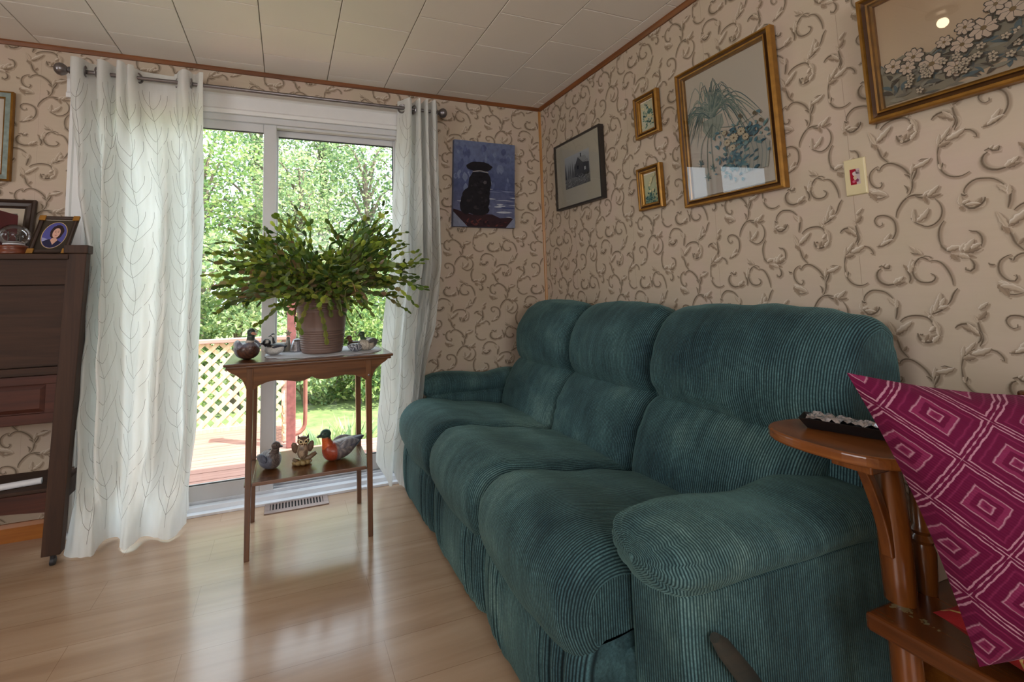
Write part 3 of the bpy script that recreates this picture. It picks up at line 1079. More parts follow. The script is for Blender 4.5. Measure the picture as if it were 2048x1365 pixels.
def tree(name, label, cat, seed, height, spread, base, n_cl, n_leaf, size, greens, low=.1, group=None, crown_r=.42):
    rng = random.Random(seed)
    root = thing(name, label, cat, base, group)
    tr, fo = MB(), MB()
    B = Vector(base)
    top = B + Vector((rng.uniform(-.2, .2) * spread, rng.uniform(-.15, .15) * spread, height * .82))
    P = catmull([B, B.lerp(top, .35) + Vector((rng.uniform(-.1, .1), 0, 0)), B.lerp(top, .7), top], 10)
    r0 = .022 * height + .02
    tr.tube(P, [r0 * (1 - .085 * i) for i in range(10)], 8)
    for k in range(n_cl):
        t = low + (1 - low) * (k + .5) / n_cl
        s = P[min(9, int(t * 9))]
        az = k * 2.399 + rng.uniform(-.3, .3)
        rr = spread * (.55 + .45 * sin(pi * min(1, .25 + t * .8))) * rng.uniform(.35, 1)
        e = Vector((B.x + cos(az) * rr, B.y + sin(az) * rr * .8, B.z + height * (t * .86 + .06) + rng.uniform(-.1, .2)))
        q = catmull([s, s.lerp(e, .5) + Vector((0, 0, .08 * height)), e], 6)
        tr.tube(q, [r0 * .34 * (1 - .15 * i) for i in range(6)], 5)
        cr = spread * crown_r * rng.uniform(.7, 1.25)
        leaf_cloud(fo, rng, e, (cr, cr, cr * .72), n_leaf, size, greens)
    tr.build('trunk', M_BARK, root)
    fo.build('foliage', M_LEAF, root, smooth=False)
    return root


G1 = [rgb(136, 156, 84), rgb(112, 140, 78), rgb(166, 178, 112), rgb(92, 120, 72)]
G2 = [rgb(168, 180, 124), rgb(190, 198, 142), rgb(142, 164, 112), rgb(122, 146, 104)]
G3 = [rgb(108, 132, 84), rgb(84, 110, 76), rgb(134, 154, 96), rgb(156, 170, 118)]
ZG = -.65
tree('shrub', 'bushy green shrub behind the lattice, nearest the left curtain', 'shrub', 1, 2.3, .85, (-3.35, 4.5, ZG), 15, 330, .085, G1)
tree('shrub', 'leafy shrub seen through the left door panel beside the door stile', 'shrub', 2, 2.6, .85, (-2.35, 4.9, ZG), 15, 330, .085, G2)
tree('shrub', 'dense low shrub on the lawn seen below the plant table top', 'shrub', 3, 1.9, .95, (-.72, 5.6, ZG), 17, 330, .085, G1, low=.0)
tree('shrub', 'pale shrub beyond the lawn beside the right curtain', 'shrub', 4, 2.4, .9, (.45, 6.0, ZG), 15, 320, .085, G2)
tree('low_bush', 'low round bush on the lawn directly behind the red post', 'bush', 31, 1.25, .62, (-1.35, 4.75, ZG), 12, 300, .08, G2, low=.0)
tree('low_bush', 'low bush on the lawn in the middle of the right door panel', 'bush', 32, 1.35, .62, (-.55, 4.5, ZG), 12, 300, .08, G1, low=.0)
tree('low_bush', 'low bush on the lawn at the edge of the right curtain', 'bush', 33, 1.2, .6, (.25, 4.55, ZG), 12, 300, .08, G2, low=.0)
tree('broadleaf_tree', 'tall broadleaf tree filling the left door panel', 'tree', 5, 5.4, 1.6, (-3.3, 7.2, ZG), 26, 270, .10, G1, low=.15)
tree('broadleaf_tree', 'pale leaved tree behind the door stile', 'tree', 6, 5.0, 1.5, (-1.5, 7.6, ZG), 26, 270, .10, G2, low=.2)
tree('broadleaf_tree', 'tall tree filling the upper right door panel', 'tree', 7, 5.9, 1.7, (.3, 8.4, ZG), 28, 270, .10, G3, low=.2)
tree('broadleaf_tree', 'far right tree half hidden by the right curtain', 'tree', 8, 5.2, 1.5, (2.2, 8.2, ZG), 22, 300, .10, G1, low=.15)
tree('broadleaf_tree', 'far left tree hidden mostly by the left curtain', 'tree', 9, 5.6, 1.6, (-5.4, 7.6, ZG), 22, 300, .10, G3, low=.15)
tree('conifer', 'dark tall tree rising behind the others left of centre', 'tree', 10, 7.4, 1.5, (-2.4, 10.2, ZG), 26, 300, .11, G3, low=.3)
tree('conifer', 'dark tall tree rising behind the others right of centre', 'tree', 11, 7.2, 1.6, (-.6, 10.8, ZG), 26, 300, .11, G3, low=.3)


def tuft(seed, x, y, z, h, n, label):
    rng = random.Random(seed)
    mb = MB()
    for i in range(n):
        az = rng.uniform(0, 6.28)
        r = h * rng.uniform(.25, .8)
        c = rng.choice(G2)
        a = Vector((x, y, z))
        b = a + Vector((cos(az) * r, sin(az) * r * .8, h * rng.uniform(.5, 1)))
        sd = Vector((-sin(az), cos(az), .2)) * .022
        m = a.lerp(b, .55) + Vector((0, 0, .1 * h))
        i0 = [mb.av(a, c), mb.av(m + sd, c), mb.av(b, c), mb.av(m - sd, c)]
        mb.af(i0)
    tag(mb.build('border_plant', M_LEAF, smooth=False), label, 'plant')


tuft(1, -1.30, 1.75, ZG, .52, 80, 'pale leafy border plant at the deck edge beside the red post')
tuft(2, -1.02, 2.0, ZG, .50, 80, 'pale leafy border plant at the deck edge near the right curtain')

# ================================================================== CURTAINS


def curtain(root, profs, z_top, wob_seed, nu=190, nv=56, hem=None, squeeze=None):
    PR = [(v, catmull([(x, min(-.035, -.105 + (y + .105) * (1.0 if v in (0, 1) else 2.0)), 0) for x, y in p], nu + 1)) for v, p in profs]

    def S(u, v):
        i = min(int(u * nu), nu - 1)
        f = u * nu - i
        for (va, a), (vb, b) in zip(PR[:-1], PR[1:]):
            if v <= vb or vb >= 1:
                t = min(max((v - va) / (vb - va), 0), 1)
                t = t * t * (3 - 2 * t)
                p = a[i].lerp(a[i + 1], f).lerp(b[i].lerp(b[i + 1], f), t)
                break
        w = noise1(u * 38 + v * 4, wob_seed) * .006 * min(1, v * 3) + noise1(v * 17 + u * 9, wob_seed + 3) * .007 * min(1, v * 3)
        if squeeze:
            p = Vector((squeeze(p.x, v), p.y, 0))
        zb = hem(u) if hem else .006
        z = z_top(u) * (1 - v) + zb * v
        return Vector((p.x + w * .6, min(p.y + w, -.028 if z > .04 else -.03), z))

    mb = MB()
    mb.grid(S, nu, nv)
    # embroidered twigs: fine raised thread on the room side
    mb.cur = 1

    def thread(path, w=.00125):
        ids = []
        for k, (u, v) in enumerate(path):
            if not (0.004 < u < .996 and .03 < v < .985):
                ids.append(None)
                continue
            p = S(u, v)
            du = (S(min(u + .002, 1), v) - p)
            dv = (S(u, min(v + .004, 1)) - p)
            n = dv.cross(du).normalized()
            if n.y > 0 and False:
                n = -n
            u2, v2 = path[min(k + 1, len(path) - 1)]
            u1, v1 = path[max(k - 1, 0)]
            d = (S(min(max(u2, 0), 1), min(max(v2, 0), 1)) - S(min(max(u1, 0), 1), min(max(v1, 0), 1)))
            if d.length < 1e-6:
                ids.append(None)
                continue
            sd = d.normalized().cross(n) * w / 2
            q = p + n * .0012
            ids.append((mb.av(q - sd), mb.av(q + sd)))
        for a, b in zip(ids[:-1], ids[1:]):
            if a and b:
                mb.af([a[0], a[1], b[1], b[0]])
    L = sum((a - b).length for a, b in zip(PR[0][1][:-1], PR[0][1][1:]))
    Hh = 2.18
    stems = int(L / .135)
    for s in range(stems):
        uc = (s + .5) / stems
        ph = s * .37 + wob_seed
        thread([(uc + .012 * sin(k * .55 + ph), .03 + k * .0158) for k in range(61)])
        for k in range(11):
            v0 = .12 + k * .080 + (s % 2) * .036
            u0 = uc + .012 * sin((v0 - .03) / .0158 * .55 + ph)
            for sg, ln, bend in ((1, .92, .5), (-1, .92, .5), (1, .5, .3), (-1, .6, .25)):
                off = 0 if ln > .7 else -.03
                thread([(u0 + sg * (.074 / L) * ln * (sin(t * pi / 2 * 1.0)) * 1.0, v0 + off - (.165 / Hh) * ln * (t ** (1.5 - bend * .6))) for t in [j / 7 for j in range(8)]])
    fab = mb.build('fabric', [M_CURT, M_THREAD], root, angle=180)
    return S, fab


rod = thing('curtain_rod', 'pewter curtain rod with ball ends above the patio door', 'curtain rod', (-1.7, -.10, 2.14))
mb = MB()
mb.tube([(-2.60, -.10, 2.147), (-.80, -.10, 2.150)], .0098, 14)
mb.build('pole', M_PEWTER, rod)
for x, s in ((-2.60, -1), (-.80, 1)):
    mb = MB()
    mb.lathe([(.013, -.01), (.013, .0), (.017, .002), (.017, .006), (.011, .009), (.011, .016), (.016, .019), (.016, .022), (.010, .026),
              (.018, .032), (.026, .042), (.030, .055), (.026, .068), (.016, .077), (.006, .081)], (x, -.10, 2.148), 22, (s, 0, 0))
    mb.build('finial', M_PEWTER, rod)
for x in (-2.583, -.822):
    mb = MB()
    mb.tube([(x, -.005, 2.148), (x, -.085, 2.148)], .006, 8)
    mb.lathe([(.016, 0), (.016, .006), (.006, .008)], (x, -.001, 2.148), 14, (0, -1, 0))
    mb.build('bracket', M_PEWTER, rod)

cl = thing('curtain', 'white twig embroidered curtain panel left of the patio door, beside the dark desk', 'curtain', (-2.3, -.2, 0), 'embroidered curtains')
topL = [(-2.615, -.105), (-2.605, -.135), (-2.58, -.142), (-2.562, -.12), (-2.552, -.075), (-2.53, -.058), (-2.513, -.08), (-2.505, -.128),
        (-2.482, -.142), (-2.462, -.125), (-2.452, -.08), (-2.44, -.066), (-2.432, -.1), (-2.422, -.138), (-2.402, -.14), (-2.388, -.112), (-2.378, -.13),
        (-2.352, -.122), (-2.335, -.085), (-2.29, -.062), (-2.23, -.062), (-2.185, -.078), (-2.165, -.115), (-2.14, -.14), (-2.118, -.125), (-2.105, -.085),
        (-2.088, -.09), (-2.07, -.13), (-2.05, -.138)]
midL = [(-2.548, -.08), (-2.54, -.125), (-2.515, -.15), (-2.495, -.115), (-2.475, -.085), (-2.455, -.12), (-2.435, -.165), (-2.412, -.14), (-2.395, -.095),
        (-2.35, -.092), (-2.29, -.10), (-2.235, -.105), (-2.205, -.14), (-2.175, -.168), (-2.15, -.13), (-2.12, -.092), (-2.09, -.12), (-2.06, -.165), (-2.035, -.12)]
lowL = [(-2.53, -.10), (-2.535, -.15), (-2.50, -.19), (-2.47, -.15), (-2.44, -.13), (-2.42, -.17), (-2.39, -.20), (-2.37, -.15), (-2.345, -.115), (-2.31, -.13),
        (-2.27, -.155), (-2.235, -.15), (-2.21, -.18), (-2.17, -.21), (-2.14, -.16), (-2.11, -.12), (-2.09, -.15), (-2.06, -.19), (-2.045, -.12)]
botL = [(-2.53, -.17), (-2.525, -.235), (-2.49, -.265), (-2.43, -.285), (-2.39, -.283), (-2.385, -.22), (-2.37, -.165), (-2.335, -.175), (-2.31, -.24),
        (-2.285, -.29), (-2.255, -.265), (-2.235, -.215), (-2.20, -.205), (-2.155, -.24), (-2.12, -.258), (-2.085, -.21), (-2.07, -.14), (-2.075, -.09)]
SL, _ = curtain(cl, [(0, topL), (.38, midL), (.8, lowL), (1, botL)], lambda u: 2.205 - .01 * sin(u * 26) * .5 - (.012 if .55 < u < .75 else 0), 2.0,
                hem=lambda u: .006 + .012 * max(0, sin(u * 21 + 1)) + (.05 if u > .93 else 0),
                squeeze=lambda x, v: x if x > -2.40 else -2.40 + (x + 2.40) * (1 - .36 * min(1, max(0, (v - .30) / .14)) * (1 if v < .9 else 1 - (v - .9) * 6)))


def grommets(root, xs, ys, tilt):
    for x, y, t in zip(xs, ys, tilt):
        mb = MB()
        c = Vector((x, y, 2.149))
        ax = Vector((cos(t), sin(t), 0))
        R = []
        e1 = Vector((0, 0, 1))
        e2 = ax.cross(e1)
        for k in range(24):
            a = 2 * pi * k / 24
            d = e1 * cos(a) + e2 * sin(a)
            R.append([c + d * .019 + ax * .003, c + d * .024 + ax * .004, c + d * .0285 + ax * .0005, c + d * .0285 - ax * .0005, c + d * .024 - ax * .004, c + d * .019 - ax * .003])
        R.append(R[0])
        mb.rings(R, False, False)
        mb.build('grommet', M_PEWTER, root)


grommets(cl, [-2.345, -2.172, -2.111, -2.557, -2.508], [-.098, -.092, -.10, -.1, -.1], [2.3, .55, .3, .2, -.2])

cr = thing('curtain', 'narrow gathered white embroidered curtain panel right of the patio door, behind the sofa', 'curtain', (-.95, -.1, 0), 'embroidered curtains')
topR = [(-1.02, -.06), (-1.005, -.075), (-.985, -.11), (-.965, -.14), (-.945, -.115), (-.938, -.07), (-.928, -.06), (-.918, -.1), (-.91, -.14), (-.897, -.14), (-.89, -.08),
        (-.883, -.06), (-.873, -.08), (-.866, -.14), (-.852, -.145), (-.844, -.08), (-.836, -.06), (-.826, -.1), (-.818, -.14), (-.803, -.145), (-.795, -.09), (-.785, -.11)]
midR = [(-1.062, -.05), (-1.045, -.09), (-1.02, -.12), (-.99, -.115), (-.965, -.075), (-.945, -.07), (-.93, -.12), (-.912, -.145), (-.898, -.1), (-.888, -.07),
        (-.875, -.12), (-.86, -.148), (-.845, -.1), (-.835, -.07), (-.822, -.11), (-.808, -.148), (-.79, -.12)]
lowR = [(-1.125, -.05), (-1.10, -.09), (-1.07, -.125), (-1.03, -.10), (-1.01, -.07), (-.985, -.115), (-.965, -.14), (-.95, -.095), (-.935, -.07), (-.92, -.11),
        (-.905, -.14), (-.89, -.1), (-.88, -.075), (-.865, -.105), (-.85, -.13)]
botR = [(-1.165, -.05), (-1.13, -.085), (-1.10, -.12), (-1.085, -.10), (-1.075, -.06), (-1.06, -.09), (-1.04, -.15), (-1.025, -.175), (-1.015, -.13), (-1.005, -.09),
        (-.995, -.12), (-.985, -.15), (-.975, -.11), (-.965, -.09), (-.955, -.12)]
SR, _ = curtain(cr, [(0, topR), (.42, midR), (.70, lowR), (1, botR)], lambda u: 2.205, 5.0, nu=170,
                hem=lambda u: .008 + .07 * max(0, 1 - abs(u - .3) * 9) + (.12 * (1 - u / .16) if u < .16 else 0),
                squeeze=lambda x, v: x if x < -.98 else -.98 + (x + .98) * (1 - .42 * min(1, max(0, (v - .62) / .1))))
grommets(cr, [-1.0, -.93], [-.095, -.10], [1.0, .3])

# ================================================================== SOFA
sofa = thing('reclining_sofa', 'dark teal ribbed velour three seat reclining sofa against the papered right wall', 'sofa', (-.55, -.95, 0))


def body_y(prof, y0, y1, r0=.05, r1=None, ns=64, nend=6, nmid=14, belly=.0, wr=0.0, seed=0, mb=None):
    """closed xz profile run along y, ends rounded over"""
    r1 = r0 if r1 is None else r1
    C = catmull([(x, 0, z) for x, z in prof], ns, True)
    N = []
    cen = sum(C, Vector()) / ns
    for i in range(ns):
        d = (C[(i + 1) % ns] - C[i - 1]).normalized()
        n = Vector((d.z, 0, -d.x))
        if n.dot(C[i] - cen) < 0 and i == 0:
            pass
        N.append(n)
    area = sum(C[i].x * C[(i + 1) % ns].z - C[(i + 1) % ns].x * C[i].z for i in range(ns))
    if area < 0:
        N = [-n for n in N]
    st = []
    for k in range(nend):
        a = pi / 2 * k / nend
        st.append((y0 + (1 if y1 > y0 else -1) * r0 * (1 - cos(a)), r0 * (1 - sin(a))))
    s = 1 if y1 > y0 else -1
    ya, yb = y0 + s * r0, y1 - s * r1
    for k in range(nmid + 1):
        st.append((ya + (yb - ya) * k / nmid, 0))
    for k in range(nend - 1, -1, -1):
        a = pi / 2 * k / nend
        st.append((y1 - s * r1 * (1 - cos(a)), r1 * (1 - sin(a))))
    R = []
    for y, ins in st:
        t = (y - y0) / (y1 - y0)
        ring = []
        for i in range(ns):
            w = wr * (noise1(i * .42 + seed, seed) * noise1(t * 9 + i * .11, seed + 2)) if wr else 0
            b = belly * sin(pi * t) ** .8
            q = C[i] - N[i] * (ins - b - w)
            ring.append((q.x, y, q.z))
        R.append(ring)
    mb = mb or MB()
    S_ = [0.0]
    for a, b in zip(R[:-1], R[1:]):
        S_.append(S_[-1] + max((Vector(a[i]) - Vector(b[i])).length for i in (0, ns // 4, ns // 2)))
    S_ = [q + y0 for q in S_]
    mb.rings(R, False, False, cols=[(q, 0, 0, 1) for q in S_])
    for ring, rev in ((R[0], True), (R[-1], False)):          # the flat ends carry upright wales
        I = [mb.av(p, (p[0], 0, 0, 1)) for p in ring]
        ct = sum((Vector(p) for p in ring), Vector()) / ns
        c = mb.av(ct, (ct.x, 0, 0, 1))
        for k in range(ns):
            j = (k + 1) % ns
            mb.af([I[j], I[k], c] if rev else [I[k], I[j], c])
    return mb


SEATS = [(-.175, -.70), (-.705, -1.215), (-1.22, -1.735)]
seat_prof = [(-.42, .385), (-.52, .415), (-.62, .435), (-.74, .446), (-.85, .468), (-.94, .478), (-1.01, .458), (-1.055, .41), (-1.068, .35), (-1.055, .285),
             (-1.02, .245), (-.95, .24), (-.75, .27), (-.45, .29)]
foot_prof = [(-1.0, .30), (-1.03, .285), (-1.046, .22), (-1.05, .13), (-1.044, .05), (-1.025, .022), (-.98, .02), (-.9, .03), (-.9, .28)]
low_prof = [(-.20, .66), (-.25, .682), (-.30, .672), (-.365, .63), (-.42, .55), (-.452, .46), (-.46, .40), (-.43, .365), (-.36, .36), (-.30, .4)]
up_prof = [(-.10, .90), (-.115, .945), (-.17, .975), (-.23, .962), (-.29, .915), (-.335, .845), (-.352, .77), (-.345, .70), (-.31, .65), (-.25, .635), (-.14, .66), (-.095, .78)]
for k, (a, b) in enumerate(SEATS):
    m_ = body_y(seat_prof, a, b, .055, belly=.018, wr=.006, seed=k + 1)
    m_.build('seat_cushion', M_SOFAY, sofa, angle=180)
    b2 = b if k < 2 else -1.80
    m_ = body_y(low_prof, a, b2, .055, belly=.02, wr=.008, seed=k + 11)
    m_.build('lumbar_cushion', M_SOFAY, sofa, angle=180)
    b3 = b if k < 2 else -1.874
    m_ = body_y(up_prof, a, b3, .06, .035 if k == 2 else None, belly=.026, wr=.010, seed=k + 21)
    m_.build('head_cushion', M_SOFAY, sofa, angle=180)
    # footrest panel with gathered pleats
    C = catmull([(x, 0, z) for x, z in foot_prof], 60, True)
    R = []
    nst = 110
    L = a - b
    for i in range(nst + 1):
        t = i / nst
        y = a - L * t
        e = min(t, 1 - t) * L
        ins = .04 * (1 - sqrt(max(0, 1 - (1 - min(e / .04, 1)) ** 2)))
        g = 0
        for c in (.13, .21, .27, .72, .79, .88):
            g += .013 * exp(-((t - c) * L / .007) ** 2) - .006 * exp(-((t - c) * L / .016 - .9) ** 2)
        ring = []
        for q in C:
            front = min(max((-.97 - q.x) / .06, 0), 1)
            fall = min(max((.30 - q.z) / .05, 0.25), 1)
            ring.append((q.x + ins * .9 + g * front * fall - .012 * sin(pi * t) * front, y, q.z))
        R.append(ring)
    mb = MB()
    mb.rings(R, cols=[(q[0][1], 0, 0, 1) for q in R])
    mb.build('footrest_panel', M_SOFAY, sofa, angle=180)

# carcass behind the cushions
mb = MB()
mb.box(-.93, -.27, -1.75, -.16, .05, .27)
mb.build('base', M_SOFAY, sofa, smooth=False, bevel=.02)
bk = [(-.255, .05), (-.235, .42), (-.165, .72), (-.112, .855), (-.12, .90), (-.165, .905), (-.225, .84), (-.30, .6), (-.34, .3), (-.35, .05)]
body_y(bk, -.16, -1.862, .03).build('back_panel', M_SOFAX, sofa, angle=180)


def arm(y_in, y_out, pad_y, ry, sx=0.0, sz=0.0, g0=1.0):
    x0, x1 = -.915 + sx, -.262
    pan = [(y_in, .03), (y_out, .03), (y_out, .30), (y_out, .47), (y_out + (y_in - y_out) * .25, .50), (y_in - (y_in - y_out) * .25, .50), (y_in, .47), (y_in, .3)]
    C = [Vector((0, p[0], p[1])) for p in pan]
    cen = sum(C, Vector()) / len(C)
    R = []
    for x, s in ((x0, .72), (x0 + .006, .86), (x0 + .02, .96), (x0 + .045, 1), (-.7, 1), (-.45, 1), (x1, 1)):
        R.append([(x, cen.y + (p.y - cen.y) * s, .03 + (p.z - .03) * (.985 if s < .9 else 1)) for p in C])
    mb = MB()
    S_ = [0.0]
    for a, b in zip(R[:-1], R[1:]):
        S_.append(S_[-1] + (Vector(a[2]) - Vector(b[2])).length)
    mb.rings(R, False, True, cols=[(q, 0, 0, 1) for q in S_])
    I = [mb.av(p, (p[1], 0, 0, 1)) for p in R[0]]
    mb.af(I[::-1])
    mb.build('arm_panel', M_SOFAX, sofa, angle=50)
    ks = [(-1.007, .522, .05, .003), (-1.005, .524, .25, .010), (-1.000, .523, .55, .030), (-.985, .522, .80, .047), (-.96, .523, .95, .057), (-.92, .525, 1.02, .062), (-.85, .528, 1.04, .062), (-.76, .526, 1.03, .058),
          (-.68, .520, 1.01, .052), (-.60, .516, 1.0, .049), (-.54, .520, 1.0, .054), (-.47, .524, 1.0, .061), (-.40, .520, .99, .064), (-.33, .508, .96, .063), (-.27, .488, .90, .058), (-.225, .462, .78, .046), (-.20, .44, .5, .028)]
    ks = [(x + .045 + sx * (1 if x < -.6 else max(0, (-.2 - x) / .4)), z - .008 + sz, a, b) for x, z, a, b in ks]
    K = catmull([(x, z, 0) for x, z, a, b in ks], 56)
    A = catmull([(i, a * ry, b) for i, (x, z, a, b) in enumerate(ks)], 56)
    R = []
    n = 48
    for i in range(56):
        x, zc = K[i].x, K[i].y
        t = A[i].x / (len(ks) - 1) * 55
        # sample radii at the same control fraction
        j = min(range(len(ks) - 1), key=lambda q: 0 if ks[q][0] <= x <= ks[q + 1][0] else 1)
        f = min(max((x - ks[j][0]) / (ks[j + 1][0] - ks[j][0]), 0), 1)
        ra = (ks[j][2] * (1 - f) + ks[j + 1][2] * f) * ry
        rb = ks[j][3] * (1 - f) + ks[j + 1][3] * f
        ring = []
        for k in range(n):
            a = 2 * pi * k / n
            cy, cz = cos(a), sin(a)
            sy = (abs(cy) ** .8) * (1 if cy > 0 else -1)
            sz = (abs(cz) ** .85) * (1 if cz > 0 else -1)
            g = 1.0
            if x < -.82 + sx:                              # gathers at the front end
                w = min(1, (-.82 + sx - x) / .1)
                g = 1 - .10 * g0 * w * max(0, sin(a * 9 + .7 + x * 14)) ** 2
            if x > -.30:
                w = min(1, (x + .30) / .1)
                g = 1 - .05 * w * max(0, sin(a * 8)) ** 2
            ring.append((x, pad_y + ra * sy * g, zc + rb * sz * g - (.012 if cz < 0 else 0) * (1 - abs(cy))))
        R.append(ring)
    mb = MB()
    S_ = [0.0]
    for a, b in zip(R[:-1], R[1:]):
        S_.append(S_[-1] + max((Vector(a[i]) - Vector(b[i])).length for i in (0, n // 4, n // 2)))
    mb.rings(R, cols=[(q, 0, 0, 1) for q in S_])
    mb.build('arm_pad', M_SOFAX, sofa, angle=180)


arm(-1.735, -1.905, -1.812, .112)
arm(-.175, -.020, -.100, .078, .05, .012, .5)

lever = MB()
P = [(-.872, -1.922, .405), (-.855, -1.924, .385), (-.80, -1.926, .315), (-.74, -1.928, .235), (-.70, -1.928, .19)]
R = []
for (x, y, z), w in zip(P, (.010, .018, .021, .020, .012)):
    d = Vector((.62, 0, -.78))
    s = Vector((.78, 0, .62))
    c = Vector((x, y, z))
    R.append([c + s * w * cos(a) + Vector((0, 1, 0)) * .009 * sin(a) for a in [2 * pi * k / 12 for k in range(12)]])
lever.rings(R)
lever.tube([(-.84, -1.90, .37), (-.84, -1.922, .37)], .008, 8)
M_LEVER = wood('dark_lever', rgb(34, 44, 44), rgb(66, 62, 54), 'x', 0.45, 0.1)
tag(lever.build('recliner_lever', M_LEVER, sofa), 'dark wooden recliner lever')

# ================================================================== PLANT TABLE
tab = thing('plant_stand', 'slim honey brown plant table with scalloped apron, low shelf, in front of the door', 'table', (-1.535, -.38, 0))
TX0, TX1, TY0, TY1, TZ = -1.882, -1.180, -.575, -.175, .787
mb = MB()
mb.box(TX0, TX1, TY0, TY1, TZ - .012, TZ)
mb.box(TX0 + .008, TX1 - .008, TY0 + .008, TY1 - .008, TZ - .024, TZ - .012)
mb.build('table_top', M_TABLE, tab, smooth=False, bevel=.004, bseg=3)
LXA, LXB, LYA, LYB = -1.782, -1.289, -.542, -.222
ap = [(-1.872, TZ - .024), (-1.862, TZ - .034), (-1.835, TZ - .05), (-1.812, TZ - .07), (-1.80, TZ - .095), (-1.795, TZ - .112), (-1.766, TZ - .112), (-1.748, TZ - .098),
      (-1.715, TZ - .086), (-1.68, TZ - .082), (-1.64, TZ - .086), (-1.60, TZ - .094), (-1.57, TZ - .093), (-1.55, TZ - .086), (-1.5355, TZ - .078)]
ap = ap + [(-3.071 - x, z) for x, z in ap[::-1][1:]]
for y in (LYA - .004, LYB + .004):
    mb = MB()
    mb.prism(ap, lambda a, b, d: (a, d, b), y - .008, y + .008)
    a_ = mb.build('apron', M_TABLE, tab, smooth=False, bevel=.0015)
    if y < -.4:
        mb = MB()
        mb.lathe([(.0055, 0), (.0055, .0015), (.003, .003)], (LXB, y - .008, TZ - .092), 12, (0, -1, 0))
        mb.build('screw', M_PEWTER, a_)
for x in (LXA, LXB):
    mb = MB()
    mb.prism([(LYA + .012, TZ - .024), (LYB - .012, TZ - .024), (LYB - .012, TZ - .09), ((LYA + LYB) / 2, TZ - .07), (LYA + .012, TZ - .09)], lambda a, b, d: (d, a, b), x - .006, x + .006)
    mb.build('side_apron', M_TABLE, tab, smooth=False)
for x in (LXA, LXB):
    for y in (LYA, LYB):
        mb = MB()
        s1, s0 = .0135, .0105
        sx = -.004 if x < -1.5 else .004
        sy = -.004 if y < -.4 else .004
        zt = TZ - .105 if y < -.4 else TZ - .09
        mb.hexa([(x + sx - s0, y + sy - s0, 0), (x + sx + s0, y + sy - s0, 0), (x + sx + s0, y + sy + s0, 0), (x + sx - s0, y + sy + s0, 0),
                 (x - s1, y - s1, TZ - .024), (x + s1, y - s1, TZ - .024), (x + s1, y + s1, TZ - .024), (x - s1, y + s1, TZ - .024)])
        mb.build('leg', M_TABLEZ, tab, smooth=False, bevel=.0025)
mb = MB()
mb.box(LXA + .0135, LXB - .0135, LYA - .012, LYB + .012, .286, .301)
mb.build('shelf', M_TABLE, tab, smooth=False, bevel=.002)
for x in (LXA, LXB):
    mb = MB()
    mb.box(x - .019, x + .0135, LYA + .0135, LYB - .0135, .277, .286)
    mb.build('shelf_rail', M_TABLE, tab, smooth=False)

# lace runner
mb = MB()
out_ = []
for i in range(120):
    a = 2 * pi * i / 120
    ca, sa = cos(a), sin(a)
    rx, ry = .255, .155
    e = (abs(ca) ** 3.2 + abs(sa) ** 3.2) ** (-1 / 3.2)
    sc = 1 + .045 * abs(sin(a * 17))
    out_.append((-1.468 + rx * ca * e * sc, -.372 + ry * sa * e * sc))
mb.prism(out_, lambda a, b, d: (a, b, d + .0008 * sin(a * 55) * sin(b * 61)), TZ + .0009, TZ + .0028)
tag(mb.build('lace_doily', M_LACE, smooth=False), 'white lace doily with scalloped edge under the plant pot', 'doily')

# ================================================================== POTTED CACTUS
PX, PY, PZ = -1.480, -.385, TZ + .003
pot = thing('potted_christmas_cactus', 'huge sprawling christmas cactus in a ribbed terracotta coloured pot on the plant table', 'potted plant', (PX, PY, PZ))
prof = [(.0, 0), (.084, 0), (.092, .003), (.0945, .010), (.0945, .017)]
z = .017
while z < .11:
    r = .094 + (z / .25) * .030
    prof += [(r, z), (r + .0016, z + .003), (r + .0016, z + .007), (r - .0002, z + .010)]
    z += .0105
prof += [(.1085, .125), (.114, .185)]
z = .188
while z < .232:
    r = .0945 + (z / .25) * .030
    prof += [(r, z), (r + .0016, z + .003), (r + .0016, z + .006), (r - .0004, z + .009)]
    z += .0095
prof += [(.126, .236), (.129, .242), (.129, .252), (.124, .255), (.118, .252), (.114, .225)]
mb = MB()
mb.lathe(prof, (PX, PY, PZ), 48, cap0=False, cap1=False)
mb.build('pot', M_POT, pot, angle=60)
mb = MB()
mb.lathe([(.0, .228), (.116, .226)], (PX, PY, PZ), 30, cap0=False, cap1=False)
mb.build('soil', M_SOIL, pot)

rngp = random.Random(21)
cmb = MB()
GC = [rgb(128, 152, 62), rgb(150, 168, 72), rgb(104, 132, 60), rgb(172, 180, 84), rgb(90, 118, 60)]
GO = [rgb(130, 134, 88), rgb(146, 136, 94), rgb(108, 120, 76), rgb(158, 134, 104), rgb(120, 138, 78)]


def cactus_segment(p, d, n, ln, wd, col):
    s = d.cross(n).normalized()
    prof_ = [(0, .22), (.18, .62), (.36, .86), (.42, 1.0), (.50, .88), (.66, .98), (.72, 1.08), (.80, .80), (.92, .66), (1.0, .34)]
    L = [p + d * (ln * t) + s * (wd * .5 * w) for t, w in prof_]
    Rr = [p + d * (ln * t) - s * (wd * .5 * w) for t, w in prof_]
    up = [p + d * (ln * t) + n * .0016 for t, w in prof_]
    dn = [p + d * (ln * t) - n * .0016 for t, w in prof_]
    cd = tuple(x * .8 for x in col[:3]) + (1,)
    I = [[cmb.av(q, c_) for q in row] for row, c_ in ((L, col), (up, cd), (Rr, col), (dn, col))]
    for a in range(4):
        b = (a + 1) % 4
        for k in range(len(prof_) - 1):
            cmb.af([I[a][k], I[b][k], I[b][k + 1], I[a][k + 1]])


